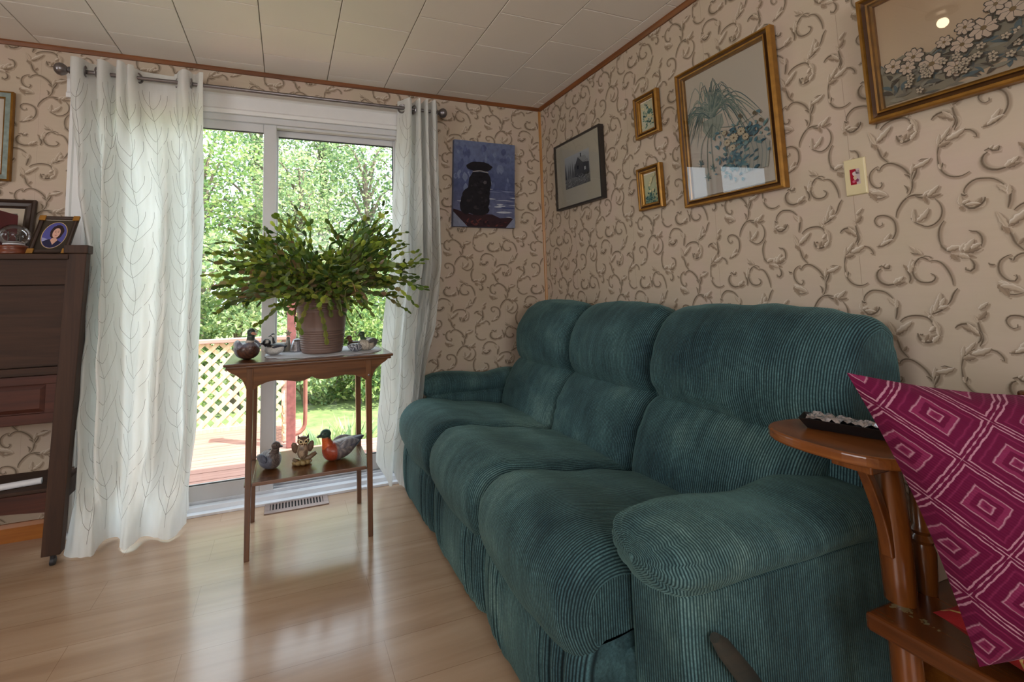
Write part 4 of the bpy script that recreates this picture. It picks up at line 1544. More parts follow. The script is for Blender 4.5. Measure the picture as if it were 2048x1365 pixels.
def cactus_stem(az, el, nseg, ln, droop, start):
    p = Vector(start)
    tw = rngp.uniform(0, pi)
    a_now = az
    for k in range(nseg):
        t = k / max(1, nseg - 1)
        e = el - droop * t ** 1.2 + rngp.uniform(-.26, .26)
        a_now += rngp.uniform(-.36, .36)
        sq = .50 if sin(a_now) > 0 else .82            # the crown is flattened towards the door
        d = Vector((cos(a_now) * cos(e), sin(a_now) * cos(e) * sq, sin(e))).normalized()
        n = d.cross(Vector((-sin(a_now), cos(a_now), 0))).normalized()
        n = (Matrix.Rotation(tw + rngp.uniform(-.6, .6), 3, d) @ n)
        fresh = rngp.random() < .12 + .75 * t * max(.25, min(1, .4 + (p.z - PZ - .3) * 3))
        col = rngp.choice(GC if fresh else GO)
        f = rngp.uniform(1.1, 1.9)
        col = (col[0] * f, col[1] * f, col[2] * f, 1)
        l_ = ln * rngp.uniform(.78, 1.15)
        q = p + d * l_ * .94
        if q.y > -.08:
            q.y = -.08 - rngp.uniform(0, .02)
            d = (q - p).normalized()
        if abs(q.x - PX) > (.46 if q.x < PX else .54) or q.z < TZ + .05 or ((q.x - PX) ** 2 + (q.y - PY) ** 2 < .134 ** 2 and q.z < PZ + .25):
            break
        cactus_segment(p, d, n, l_, ln * rngp.uniform(.54, .74), col)
        p = q
        if k >= nseg - 4 and rngp.random() < .6:
            a2 = a_now + rngp.choice((-1, 1)) * rngp.uniform(.4, 1.1)
            p2 = p
            for m in range(rngp.choice((1, 2, 2, 3))):
                e2 = e + rngp.uniform(-.2, .5)
                d2 = Vector((cos(a2) * cos(e2), sin(a2) * cos(e2) * sq, sin(e2))).normalized()
                n2 = Matrix.Rotation(rngp.uniform(0, 3), 3, d2) @ d2.orthogonal().normalized()
                if (p2 + d2 * ln).y > -.08 or (p2 + d2 * ln).z < TZ + .05:
                    break
                cactus_segment(p2, d2, n2, ln * .85, ln * .5, rngp.choice(GC))
                p2 = p2 + d2 * ln * .8


for i in range(400):
    az = i * 2.399963 + rngp.uniform(-.2, .2)
    r = sqrt(rngp.random()) * .095
    st = (PX + r * cos(az), PY + r * sin(az) * .9, PZ + .235)
    side = abs(cos(az))
    u_ = rngp.random()
    el = radians(14 + 74 * u_)
    droop = radians(rngp.uniform(30, 72) + 34 * u_ * rngp.random())
    n_ = int((7.5 + 6.2 * side) * rngp.uniform(.62, 1.05) * (1.02 + .02 * u_))
    cactus_stem(az, el, int(n_ * (1.1 if u_ > .3 else 1.02)), .0365, droop, st)
for dx, n_ in ((-.035, 7), (-.06, 5), (.05, 3), (.015, 3)):      # stems hanging over the front of the pot
    p = Vector((PX + dx, PY - sqrt(.14 ** 2 - dx ** 2), PZ + .262))
    if n_ == 7:
        dd = Vector((.22, -.05, -1)).normalized()
    else:
        dd = Vector((-.35 if dx < 0 else .2, -.12, -1)).normalized()
    for k in range(n_):
        d = (dd + Vector((rngp.uniform(-.1, .1), 0, 0))).normalized()
        cactus_segment(p, d, Vector((0, -1, .05)).cross(d).cross(d).normalized() * -1, .034, .021, rngp.choice([rgb(150, 156, 62), rgb(128, 140, 56), rgb(168, 164, 72)]))
        p = p + d * .031
cmb.build('stems', M_CACTUS, pot, smooth=False)

# ================================================================== FIGURINES


def frame_of(heading):
    X = Vector((cos(heading), sin(heading), 0))
    return X, Vector((-X.y, X.x, 0)), Vector((0, 0, 1))


def body_loft(mb, o, heading, st, n=20, colf=None, S=1.0):
    """st: (x, zc, half width, half height); closed fish-like loft along x"""
    X, Y, Z = frame_of(heading)
    O = Vector(o)
    K = [catmull([(i, a, b) for i, (a, b) in enumerate([(q[0], q[1]) for q in st])], 30), catmull([(i, q[2], q[3]) for i, q in enumerate(st)], 30)]
    R, cols = [], []
    n0 = len(mb.v)
    for k in range(30):
        x, zc, w, h = K[0][k].y * S, K[0][k].z * S, max(K[1][k].y, .0005) * S, max(K[1][k].z, .0005) * S
        R.append([O + X * x + Y * (w * cos(2 * pi * i / n)) + Z * (zc + h * sin(2 * pi * i / n)) for i in range(n)])
    mb.rings(R)
    if colf:
        for k in range(n0, len(mb.v)):
            p = Vector(mb.v[k]) - O
            mb.c[k] = colf(p.dot(X) / S, p.dot(Y) / S, p.z / S)
    return mb


def bird(name, label, o, heading, S, body, neck, head, beak, c_body, c_head, c_beak, eye=True, wing=None, mat=None, look=0.0):
    root = thing(name, label, 'figurine', o, 'figurines on the plant table')
    mat = mat or M_CERAM
    X, Y, Z = frame_of(heading)
    O = Vector(o)
    body_loft(MB(), o, heading, body, colf=c_body, S=S).build('body', mat, root, angle=180)
    mb = MB()
    mb.cur = 0
    hp = O + (X * head[0] + Z * head[1]) * S
    P = catmull([O + (X * a + Z * b) * S for a, b, r in neck], 9)
    rr = catmull([(i, r, 0) for i, (a, b, r) in enumerate(neck)], 9)
    n0 = 0
    mb.tube(P, [q.y * S for q in rr], 14)
    hX, hY, _ = frame_of(heading + look)
    mb.ell(hp, head[2] * S * 1.18, head[2] * S * .95, head[2] * S, hX, Z, 18, 12)
    for k in range(len(mb.v)):
        p = Vector(mb.v[k]) - O
        mb.c[k] = c_head(p.dot(X) / S, p.dot(Y) / S, p.z / S)
    h_ = mb.build('head', mat, root, angle=180)
    mb = MB()
    mb.col = c_beak
    b0 = hp + hX * head[2] * S * .85 - Z * head[2] * S * .12
    R = []
    for t, w, h in ((0, .55, .42), (.4, .5, .3), (.8, .46, .18), (1.0, .2, .08)):
        c = b0 + hX * (beak * S * t) - Z * (beak * S * t * .18)
        R.append([c + hY * (head[2] * S * w * cos(2 * pi * i / 10)) + Z * (head[2] * S * h * sin(2 * pi * i / 10)) for i in range(10)])
    mb.rings(R)
    mb.build('beak', mat, h_)
    if eye:
        for s in (-1, 1):
            mb = MB()
            mb.col = rgb(18, 14, 12)
            mb.ell(hp + (hX * .45 + hY * .78 * s + Z * .3) * head[2] * S, head[2] * S * .16, head[2] * S * .16, head[2] * S * .16, nu=8, nv=6)
            mb.build('eye', mat, h_)
    if wing:
        x0, x1, zc, yo, w, h, colw = wing
        for s in (-1, 1):
            mb = MB()
            st = []
            R = []
            for k in range(12):
                t = k / 11
                x = x0 + (x1 - x0) * t
                hh = h * sin(pi * min(.97, max(.03, t ** .8))) ** .7
                c = O + (X * x + Y * (yo * s * (1 - .55 * t * t)) + Z * (zc + .25 * h * t)) * S
                R.append([c + (Y * s * (w * cos(2 * pi * i / 12)) + Z * (hh * sin(2 * pi * i / 12))) * S for i in range(12)])
            mb.rings(R)
            for k in range(len(mb.v)):
                p = Vector(mb.v[k]) - O
                mb.c[k] = colw(p.dot(X) / S, abs(p.dot(Y)) / S, p.z / S)
            mb.build('wing', mat, root, angle=180)
    return root


def feather(c1, c2, f=1.0):
    def fn(x, y, z):
        k = (math.floor(x * 120 * f) + math.floor((z + y) * 110 * f)) % 2
        return mixc(c1, c2, .15 + .6 * k)
    return fn


DUCK = [(-.072, .050, .004, .004), (-.062, .046, .014, .010), (-.040, .040, .034, .026), (-.010, .034, .044, .034), (.022, .034, .043, .034), (.045, .037, .032, .030), (.058, .040, .014, .016), (.062, .041, .002, .002)]
NECK = [(.030, .055, .022), (.040, .072, .016), (.044, .090, .014)]
flat0 = lambda c: (lambda x, y, z: c)

# top of the table, from the left
bird('duck_figurine', 'large brown breasted mallard figurine at the left end of the table top', (-1.806, -.436, TZ + .0005), radians(-62), 1.12, DUCK, [(.028, .055, .020), (.036, .076, .015), (.040, .094, .0145)], (.042, .104, .0165), .024,
     lambda x, y, z: mixc(rgb(92, 58, 44), rgb(60, 38, 32), ((math.floor(x * 160) + math.floor(y * 160) + math.floor(z * 150)) % 2)) if x > .018 and z < .052 else mixc(rgb(120, 112, 118), rgb(96, 96, 112), (math.sin(x * 190) > 0) * 1.0),
     lambda x, y, z: rgb(206, 196, 186) if .066 < z < .074 else (rgb(58, 70, 64) if z > .074 else rgb(92, 58, 44)), rgb(206, 148, 122),
     wing=(.032, -.06, .05, .034, .012, .022, lambda x, y, z: mixc(rgb(112, 112, 128), rgb(150, 150, 168), (math.sin(x * 240) > .2) * 1.0)), mat=M_CARVED)
bird('duck_figurine', 'small black and white duck figurine lying low beside the mallard on the lace', (-1.690, -.385, TZ + .0035), radians(187), .74, DUCK, [(.034, .05, .022), (.042, .062, .020), (.046, .07, .020)], (.048, .078, .023), .022,
     lambda x, y, z: rgb(38, 36, 40) if z > .054 or x < -.05 else (rgb(216, 212, 206) if z > .02 else rgb(190, 186, 182)),
     lambda x, y, z: rgb(214, 210, 204) if (.035 < x < .055 and abs(y) > .014 and z > .078) else rgb(34, 32, 36), rgb(70, 66, 64),
     wing=(.02, -.055, .048, .036, .008, .012, lambda x, y, z: rgb(58, 58, 70)), mat=M_CARVED)
bird('goose_figurine', 'small grey goose figurine with a tall black neck, behind the black and white duck', (-1.672, -.268, TZ + .0035), radians(200), .62, DUCK, [(.036, .05, .016), (.046, .085, .010), (.048, .115, .0095)], (.05, .128, .015), .024,
     lambda x, y, z: mixc(rgb(146, 134, 122), rgb(178, 168, 156), (math.sin(x * 210) > 0) * 1.0),
     lambda x, y, z: rgb(224, 220, 214) if (.112 < z < .132 and abs(y) > .008) else rgb(30, 30, 36), rgb(26, 26, 30), mat=M_CARVED)
# little star-topped figure
o = (-1.632, -.275, TZ + .0035)
st_ = thing('star_figurine', 'small grey brown figurine holding up a star, next to the glass bell', 'figurine', o, 'figurines on the plant table')
mb = MB()
mb.col = rgb(128, 122, 112)
mb.lathe([(.022, 0), (.023, .004), (.019, .012), (.013, .030), (.010, .046), (.008, .056), (.0095, .062), (.006, .068)], o, 18)
mb.build('body', M_CERAM, st_)
mb = MB()
mb.col = rgb(150, 140, 116)
mb.prism([((.018 if k % 2 == 0 else .0085) * sin(k * pi / 5), (.018 if k % 2 == 0 else .0085) * cos(k * pi / 5)) for k in range(10)], lambda a, b, d: (o[0] + a, o[1] + d, o[2] + .084 + b), -.004, .004)
mb.build('star', M_CERAM, st_, smooth=False, bevel=.0012)
# cut glass bell
o = (-1.592, -.30, TZ + .0035)
bl = thing('glass_bell', 'cut crystal hand bell left of the terracotta pot', 'bell', o)
mb = MB()
mb.lathe([(.036, 0), (.0365, .003), (.033, .014), (.028, .03), (.023, .046), (.017, .056), (.006, .060)], o, 16, cap0=False)
mb.build('bell_body', M_FOIL, bl, angle=12)
mb = MB()
mb.lathe([(.005, .058), (.0085, .062), (.0055, .07), (.0048, .10), (.0075, .112), (.010, .12), (.006, .128)], o, 10)
mb.build('handle', M_CRYSTAL, bl, angle=20)
# right of the pot
bird('duck_figurine', 'small brown duck figurine tucked right behind the pot', (-1.325, -.385, TZ + .0035), radians(160), .62, DUCK, NECK, (.046, .092, .019), .02,
     feather(rgb(98, 78, 62), rgb(70, 56, 48)), flat0(rgb(112, 78, 54)), rgb(86, 70, 50), mat=M_CARVED)
bird('stone_bird_figurine', 'silvery speckled stone bird figurine at the front edge right of the pot', (-1.335, -.455, TZ + .0035), radians(20), .56, DUCK, [(.03, .05, .02), (.04, .058, .017), (.044, .062, .016)], (.046, .064, .018), .012,
     lambda x, y, z: mixc(rgb(86, 88, 96), rgb(196, 198, 204), ((math.floor(x * 260) * 7 + math.floor(z * 250) * 13 + math.floor(y * 240) * 5) % 3 == 0) * 1.0), flat0(rgb(110, 112, 120)), rgb(70, 70, 74), eye=False)
bird('duck_figurine', 'pale bodied duck figurine with dark green head at the right end of the table top', (-1.272, -.43, TZ + .0035), radians(205), .80, DUCK, [(.026, .055, .022), (.036, .075, .015), (.040, .09, .014)], (.042, .098, .0165), .02,
     lambda x, y, z: mixc(rgb(190, 180, 164), rgb(152, 142, 130), ((math.floor(x * 200) + math.floor(z * 190)) % 2)) if x > -.02 or z < .035 else rgb(90, 88, 90), flat0(rgb(60, 82, 58)), rgb(96, 96, 56),
     wing=(.02, -.06, .05, .034, .010, .020, feather(rgb(120, 116, 112), rgb(84, 84, 88))), mat=M_CARVED)

# shelf
ZS = .3015
bird('partridge_figurine', 'grey brown partridge figurine at the left of the low shelf', (-1.706, -.415, ZS), radians(-38), 1.05, [(-.05, .044, .003, .003), (-.044, .042, .018, .016), (-.026, .038, .036, .032), (0, .034, .044, .034), (.024, .035, .041, .034), (.04, .038, .024, .026), (.047, .04, .003, .003)],
     [(.018, .055, .026), (.026, .072, .018), (.029, .086, .0155)], (.031, .096, .0165), .015,
     lambda x, y, z: mixc(rgb(92, 82, 80), rgb(126, 114, 108), ((math.floor(x * 190) + math.floor(y * 190) + math.floor(z * 170)) % 2)) if abs(y) < .03 else rgb(98, 102, 116),
     lambda x, y, z: mixc(rgb(104, 88, 80), rgb(78, 68, 66), (math.floor(z * 200) % 2)), rgb(66, 56, 52), wing=(.02, -.05, .044, .038, .009, .022, feather(rgb(88, 94, 110), rgb(62, 64, 76))), mat=M_CARVED, look=.3)
bird('duck_figurine', 'large mallard figurine with chestnut breast and green head at the right of the low shelf', (-1.405, -.415, ZS), radians(197), 1.18,
     [(-.105, .066, .004, .003), (-.09, .062, .014, .010), (-.065, .054, .028, .020), (-.03, .042, .040, .034), (.01, .036, .045, .036), (.04, .036, .040, .035), (.06, .040, .026, .027), (.069, .042, .003, .003)],
     [(.045, .055, .026), (.052, .078, .0185), (.054, .096, .017)], (.056, .104, .0185), .02,
     lambda x, y, z: rgb(150, 62, 38) if x > .022 else (mixc(rgb(150, 140, 134), rgb(104, 96, 100), ((math.floor(x * 130 + z * 60) + math.floor(z * 150)) % 2)) if x > -.055 else rgb(74, 78, 92)),
     lambda x, y, z: rgb(196, 88, 36) if z < .094 and x > .05 else (rgb(46, 70, 62) if z > .088 else rgb(176, 76, 40)), rgb(52, 62, 54),
     wing=(.015, -.075, .054, .034, .010, .022, lambda x, y, z: rgb(52, 56, 120) if -.05 < x < -.03 and z < .055 else mixc(rgb(112, 110, 118), rgb(150, 146, 148), (math.sin(x * 260 + z * 120) > 0) * 1.0)), mat=M_CARVED)
# owl
o = Vector((-1.567, -.42, ZS))
ow = thing('owl_figurine', 'brown owl figurine with spread wings on a rocky branch, middle of the low shelf', 'figurine', o, 'figurines on the plant table')
mb = MB()
mb.col = rgb(150, 128, 84)
rngo = random.Random(4)
for k in range(9):
    a = k * .7
    mb.ell(o + Vector((.030 * cos(a) - .004, .020 * sin(a), .011)), .016, .013, .011, nu=9, nv=6)
mb.ell(o + Vector((0, 0, .010)), .034, .024, .012)
base = mb.build('base', M_CARVED, ow, angle=180)
mb = MB()
mb.col = rgb(112, 92, 70)
mb.tube([o + Vector((.005, -.004, .016)), o + Vector((.03, -.006, .028)), o + Vector((.058, -.006, .046))], [.012, .011, .009], 10)
mb.tube([o + Vector((-.02, -.012, .016)), o + Vector((-.042, -.014, .03))], [.010, .007], 9)
mb.build('branch', M_CARVED, ow, angle=180)
mb = MB()
mb.ell(o + Vector((0, 0, .060)), .026, .023, .040, nu=20, nv=14)
for k in range(len(mb.v)):
    p = Vector(mb.v[k]) - o
    q = (math.floor(p.x * 230) + math.floor(p.z * 200)) % 2
    mb.c[k] = mixc(rgb(168, 146, 122), rgb(112, 92, 76), q)
mb.build('body', M_CARVED, ow, angle=180)
for s in (-1, 1):
    mb = MB()
    mb.col = rgb(116, 92, 74)
    R = []
    for t, w in ((0, .010), (.3, .016), (.65, .015), (1, .006)):
        c = o + Vector((s * (.024 + .022 * t), .006, .056 + .036 * t))
        R.append([c + Vector((s * w * .6 * cos(b), .005 * sin(b), -w * .9 * cos(b))) for b in [2 * pi * i / 10 for i in range(10)]])
    mb.rings(R)
    mb.build('wing', M_CARVED, ow, angle=180)
mb = MB()
hc = o + Vector((.002, -.004, .103))
mb.ell(hc, .027, .022, .020, nu=20, nv=14)
for k in range(len(mb.v)):
    p = Vector(mb.v[k]) - hc
    mb.c[k] = rgb(92, 66, 50) if p.z > .004 else rgb(126, 92, 62)
for s in (-1, 1):
    mb.col = rgb(70, 52, 48)
    mb.rings([[hc + Vector((s * (.018 + .006 * t) + .007 * (1 - t) * cos(b), .006 * (1 - t) * sin(b), .010 + .02 * t)) for b in [2 * pi * i / 8 for i in range(8)]] for t in (0, .5, .96)])
h_ = mb.build('head', M_CARVED, ow, angle=180)
for s in (-1, 1):
    mb = MB()
    mb.col = rgb(206, 184, 140)
    e = hc + Vector((s * .0105, -.0205, .001))
    mb.lathe([(.0095, 0), (.0095, .001), (.0055, .0018)], e, 16, (s * .25, -1, .0))
    mb.col = rgb(20, 16, 14)
    mb.lathe([(.005, .0016), (.0045, .0026), (.001, .003)], e, 12, (s * .25, -1, 0))
    mb.col = rgb(214, 196, 156)
    mb.bar(hc + Vector((s * .003, -.024, .002)), hc + Vector((s * .021, -.018, .014)), .003, .003)
    mb.build('eye', M_CERAM, h_)
mb = MB()
mb.col = rgb(190, 160, 110)
mb.rings([[hc + Vector((.0035 * (1 - t) * cos(b), -.022 - .004 * t, -.004 - .010 * t + .003 * (1 - t) * sin(b))) for b in [2 * pi * i / 8 for i in range(8)]] for t in (0, .6, .98)])
mb.build('beak', M_CERAM, h_)

# ================================================================== DESK
desk = thing('secretary_desk', 'dark brown drop front writing desk with open legs at the left edge', 'desk', (-2.9, -.18, 0))
DX0, DX1, DYF, DYB = -3.30, -2.447, -.31, -.045
for y, n in ((DYF, 'front'), (DYB - .045, 'back')):
    for x in (DX1 - (.068 if n == 'front' else .15), DX0):
        mb = MB()
        mb.hexa([(x - .040, y, .045), (x + .024, y, .045), (x + .024, y + .045, .045), (x - .040, y + .045, .045),
                 (x, y, 1.258), (x + .068, y, 1.258), (x + .068, y + .045, 1.258), (x, y + .045, 1.258)])
        pst = mb.build('post', M_DESKZ, desk, smooth=False, bevel=.003)
        mb = MB()
        mb.box(x - .012, x + .074, y - .006, y + .051, 1.258, 1.294)
        mb.build('post_cap', M_DESKZ, pst, smooth=False, bevel=.004)
        mb = MB()
        mb.lathe([(.010, .028), (.010, .046)], (x - .006, y + .022, 0), 12)
        mb.lathe([(.004, -.008), (.016, -.007), (.0165, 0), (.016, .007), (.004, .008)], (x - .006, y + .022, .0167), 16, (1, 0, 0))
        mb.build('caster', M_GASKET, pst)
mb = MB()
mb.box(DX0 + .06, DX1 - .062, DYF - .004, DYB, 1.232, 1.256)
mb.build('desk_top', M_DESK, desk, smooth=False, bevel=.004)
mb = MB()
mb.box(DX0 + .06, DX1 - .066, DYF + .008, DYB - .002, 1.128, 1.232)
mb.build('frieze', M_DESK, desk, smooth=False)
mb = MB()
mb.box(DX0 + .06, DX1 - .066, DYF + .012, DYF + .03, .792, 1.124)
mb.build('drop_front', M_DESK, desk, smooth=False, bevel=.002)
mb = MB()
for zz in ((.79, .56),):
    mb.box(DX0 + .06, DX1 - .062, DYF + .03, DYB - .002, .56, 1.128)
mb.build('case', M_DESK, desk, smooth=False)
mb = MB()
mb.box(DX0 + .06, DX1 - .066, DYF + .002, DYF + .03, .758, .79)
mb.build('ledge', M_DESK, desk, smooth=False, bevel=.004)
mb = MB()
px0, px1, pz0, pz1 = DX0 + .10, DX1 - .122, .605, .722
mb.box(DX0 + .06, DX1 - .066, DYF + .008, DYF + .03, pz1, .756)
mb.box(DX0 + .06, DX1 - .066, DYF + .008, DYF + .03, .565, pz0)
mb.box(px1, DX1 - .066, DYF + .008, DYF + .03, pz0, pz1)
mb.box(DX0 + .06, px0, DYF + .008, DYF + .03, pz0, pz1)
dr = mb.build('drawer', M_DESKR, desk, smooth=False, bevel=.002)
mb = MB()
mb.hexa([(px0, DYF + .024, pz0), (px1, DYF + .024, pz0), (px1, DYF + .03, pz0), (px0, DYF + .03, pz0), (px0, DYF + .024, pz1), (px1, DYF + .024, pz1), (px1, DYF + .03, pz1), (px0, DYF + .03, pz1)])
mb.hexa([(px0 + .02, DYF + .014, pz0 + .02), (px1 - .02, DYF + .014, pz0 + .02), (px1 - .004, DYF + .024, pz0 + .004), (px0 + .004, DYF + .024, pz0 + .004),
         (px0 + .02, DYF + .014, pz1 - .02), (px1 - .02, DYF + .014, pz1 - .02), (px1 - .004, DYF + .024, pz1 - .004), (px0 + .004, DYF + .024, pz1 - .004)])
mb.build('panel', M_DESKR, dr, smooth=False)
mb = MB()
mb.box(DX0 + .05, DX1 - .098, DYF + .012, DYB - .01, .292, .306)
mb.build('shelf', M_DESK, desk, smooth=False, bevel=.002)
mb = MB()
arch = [(DX1 - .098, .292), (DX0 + .05, .292), (DX0 + .05, .215)]
for k in range(13):
    t = k / 12
    arch.append((DX0 + .05 + t * (DX1 - .098 - DX0 - .05), .215 + .022 * sin(pi * t)))
mb.prism(arch, lambda a, b, d: (a, d, b), DYF + .006, DYF + .026)
mb.build('rail', M_DESKR, desk, smooth=False)
for x in (DX1 - .06, DX0 + .01):
    for z0_, z1_ in ((.50, .585), (.24, .31)):
        mb = MB()
        mb.box(x - .022, x + .008, DYF + .045, DYB - .045, z0_, z1_)
        mb.build('side_rail', M_DESKZ, desk, smooth=False)

mb = MB()
a, b = Vector((-2.74, -.262, .3195)), Vector((-2.592, -.235, .3195))
mb.tube([a, b], .0125, 16)
tag(mb.build('paper_roll', M_PAPER), 'white rolled paper tube lying on the low shelf of the dark desk', 'paper roll')
mb = MB()
mb.box(-2.845, -2.785, -.235, -.09, 1.257, 1.447)
tag(mb.build('book', M_BOOK, smooth=False, bevel=.003), 'dark red book standing on the desk at the left picture edge', 'book')

# snow globe
o = Vector((-2.728, -.238, 1.2565))
sg = thing('snow_globe', 'clear glass snow globe on a carved brown base, on top of the dark desk', 'snow globe', o)
mb = MB()
mb.lathe([(.052, 0), (.055, .004), (.054, .010), (.050, .018), (.049, .024), (.052, .029), (.050, .036), (.040, .040), (.02, .041)], o, 32)
mb.build('base', M_ROSEWOOD, sg, angle=60)
mb = MB()
mb.ell(o + Vector((0, 0, .082)), .053, .053, .047, nu=32, nv=20)
mb.build('globe', M_CRYSTAL, sg, angle=180)
mb = MB()
mb.lathe([(.0, .058), (.02, .057), (.034, .050), (.036, .042)], o, 20, cap0=False, cap1=False)
mb.build('snow', M_PAPER, sg)
for dx, dy, h in ((-.02, 0, .05), (.004, .008, .04), (.022, -.004, .046)):
    mb = MB()
    mb.col = rgb(74, 66, 60)
    s = o + Vector((dx, dy, .05))
    mb.tube([s, s + Vector((0, 0, h))], [.003, .0016], 6)
    for k in range(5):
        a = k * 2.4
        z = .4 * h + k * h * .12
        mb.tube([s + Vector((0, 0, z)), s + Vector((.013 * cos(a), .013 * sin(a), z + .012))], [.0014, .0006], 5)
    mb.build('bare_tree', M_CARVED, sg)

# ================================================================== PICTURES


class Art:
    """flat printed artwork in picture coordinates (0..1, 0..1), colours as inks"""

    def __init__(s, w, h):
        s.mb = MB()
        s.w, s.h = w, h
        s.k = 0

    def P(s, a, b):
        return (a * s.w, b * s.h, s.k * .000035)

    def poly(s, pts, c):
        s.k += 1
        s.mb.col = c
        cx, cy = sum(p[0] for p in pts) / len(pts), sum(p[1] for p in pts) / len(pts)
        i = [s.mb.av(s.P(min(max(a, 0), 1), min(max(b, 0), 1))) for a, b in pts]
        s.mb.af(i)

    def grad(s, x0, x1, stops, jag=0, rng=None):
        """horizontal bands: stops (b, colour)"""
        s.k += 1
        n = 24
        rows = []
        for b, c in stops:
            s.mb.col = c
            rows.append([s.mb.av(s.P(x0 + (x1 - x0) * i / n, min(max(b + (rng.uniform(-jag, jag) if rng and 0 < b < 1 else 0), 0), 1))) for i in range(n + 1)])
        for a, b in zip(rows[:-1], rows[1:]):
            for i in range(n):
                s.mb.af([a[i], a[i + 1], b[i + 1], b[i]])

    def blob(s, cx, cy, rx, ry, c, jag=0, rng=None, n=22, rot=0):
        pts = []
        for i in range(n):
            a = 2 * pi * i / n
            f = 1 + (rng.uniform(-jag, jag) if rng else 0)
            x, y = rx * cos(a) * f, ry * sin(a) * f
            pts.append((cx + (x * cos(rot) - y * sin(rot)), cy + (x * sin(rot) + y * cos(rot)) * (s.w / s.h if rot else 1)))
        s.poly(pts, c)

    def stroke(s, pts, w, c, taper=True):
        s.k += 1
        s.mb.col = c
        Q = catmull([(a * s.w, b * s.h, 0) for a, b in pts], max(5, 4 * len(pts)))
        n = len(Q)
        ids = []
        for i in range(n):
            d = (Q[min(i + 1, n - 1)] - Q[max(i - 1, 0)])
            d = d.normalized() if d.length > 1e-9 else Vector((1, 0, 0))
            nr = Vector((-d.y, d.x, 0))
            t = i / (n - 1)
            ww = w * s.w * (.5 if not taper else .5 * (.15 + .85 * (1 - t) ** .7) if taper is True else .5 * (.1 + sin(pi * t)))
            pr = []
            for q in (Q[i] + nr * ww, Q[i] - nr * ww):
                pr.append(s.mb.av((min(max(q.x, 0), s.w), min(max(q.y, 0), s.h), s.k * .000035)))
            ids.append(pr)
        for a, b in zip(ids[:-1], ids[1:]):
            s.mb.af([a[0], a[1], b[1], b[0]])

    def flower(s, x, y, r, c, line, ctr, n=8, asp=1.0, rot=0.0):
        for k in range(n):
            a = rot + 2 * pi * k / n
            e = (x + cos(a) * r, y + sin(a) * r * s.w / s.h * asp)
            sd = (-sin(a) * r * .36, cos(a) * r * .36 * s.w / s.h * asp)
            pts = [(x, y), (x + (e[0] - x) * .55 + sd[0], y + (e[1] - y) * .55 + sd[1]), (e[0] + sd[0] * .4, e[1] + sd[1] * .4), (e[0] - sd[0] * .4, e[1] - sd[1] * .4), (x + (e[0] - x) * .55 - sd[0], y + (e[1] - y) * .55 - sd[1])]
            s.poly(pts, line)
            m = ((x * 2 + e[0]) / 3, (y * 2 + e[1]) / 3)
            s.poly([(m[0] + (p[0] - m[0]) * .82, m[1] + (p[1] - m[1]) * .82) for p in pts], c)
        s.blob(x, y, r * .2, r * .2 * s.w / s.h, ctr, n=10)


def picture(name, label, origin, A, B, w, h, fw, depth, fmat, prof=None, group=None, groove=None, matw=0, matcol=None, art=None, aw=None, glass=True, cat='picture', back=.004):
    """framed picture: origin = lower left outer corner, A right, B up, N = A x B out of the wall"""
    A, B = Vector(A).normalized(), Vector(B).normalized()
    N = A.cross(B).normalized()
    O = Vector(origin)
    T = lambda a, b, d: O + A * a + B * b + N * d
    root = thing(name, label, cat, O + A * w / 2, group)
    prof = prof or [(0, 0), (0, depth), (fw * .3, depth * 1.05), (fw * .45, depth * .8), (fw * .8, depth * .85), (fw, depth * .55), (fw, 0)]
    mb = MB()
    for k, (p, q) in enumerate(zip(prof[:-1], prof[1:])):
        mb.cur = 1 if groove and k in groove else 0
        ring = []
        for i_, d in (p, q):
            ring.append([T(i_, i_, d), T(w - i_, i_, d), T(w - i_, h - i_, d), T(i_, h - i_, d)])
        ia = [mb.av(v) for v in ring[0]]
        ib = [mb.av(v) for v in ring[1]]
        for s in range(4):
            j = (s + 1) % 4
            mb.af([ia[s], ia[j], ib[j], ib[s]])
    mb.build('frame', [fmat, M_GOLDD], root, smooth=False)
    iw, ih = w - 2 * fw, h - 2 * fw
    mb = MB()
    mb.hexa([T(fw * .6, fw * .6, 0.0005), T(w - fw * .6, fw * .6, 0.0005), T(w - fw * .6, h - fw * .6, .0005), T(fw * .6, h - fw * .6, .0005),
             T(fw * .6, fw * .6, back), T(w - fw * .6, fw * .6, back), T(w - fw * .6, h - fw * .6, back), T(fw * .6, h - fw * .6, back)])
    mb.col = matcol or rgb(222, 208, 190)
    mb.c = [mb.col] * len(mb.v)
    mb.build('mat_board', M_ART, root, smooth=False)
    if art:
        m2 = MB()
        for (x, y, z), c in zip(art.mb.v, art.mb.c):
            m2.av(T(fw + (aw[0] if aw else 0) + x, fw + (aw[1] if aw else 0) + y, back + .0003 + z), c)
        for f in art.mb.f:
            m2.af(f)
        m2.build('print', M_ART, root, smooth=False)
    if glass:
        mb = MB()
        g = back + .0035 + (art.k * .000035 if art else 0)
        i = [mb.av(T(fw * .8, fw * .8, g)), mb.av(T(w - fw * .8, fw * .8, g)), mb.av(T(w - fw * .8, h - fw * .8, g)), mb.av(T(fw * .8, h - fw * .8, g))]
        mb.af(i)
        mb.build('glass', M_PGLASS, root, smooth=False)
    return root


GOLDP = lambda fw, d: [(0, 0), (0, d * .75), (fw * .10, d * .95), (fw * .28, d), (fw * .36, d * .78), (fw * .60, d * .62), (fw * .66, d * .85), (fw * .80, d * .82), (fw * .86, d * .6), (fw, d * .5), (fw, .002)]
AR = (0, -1, 0)

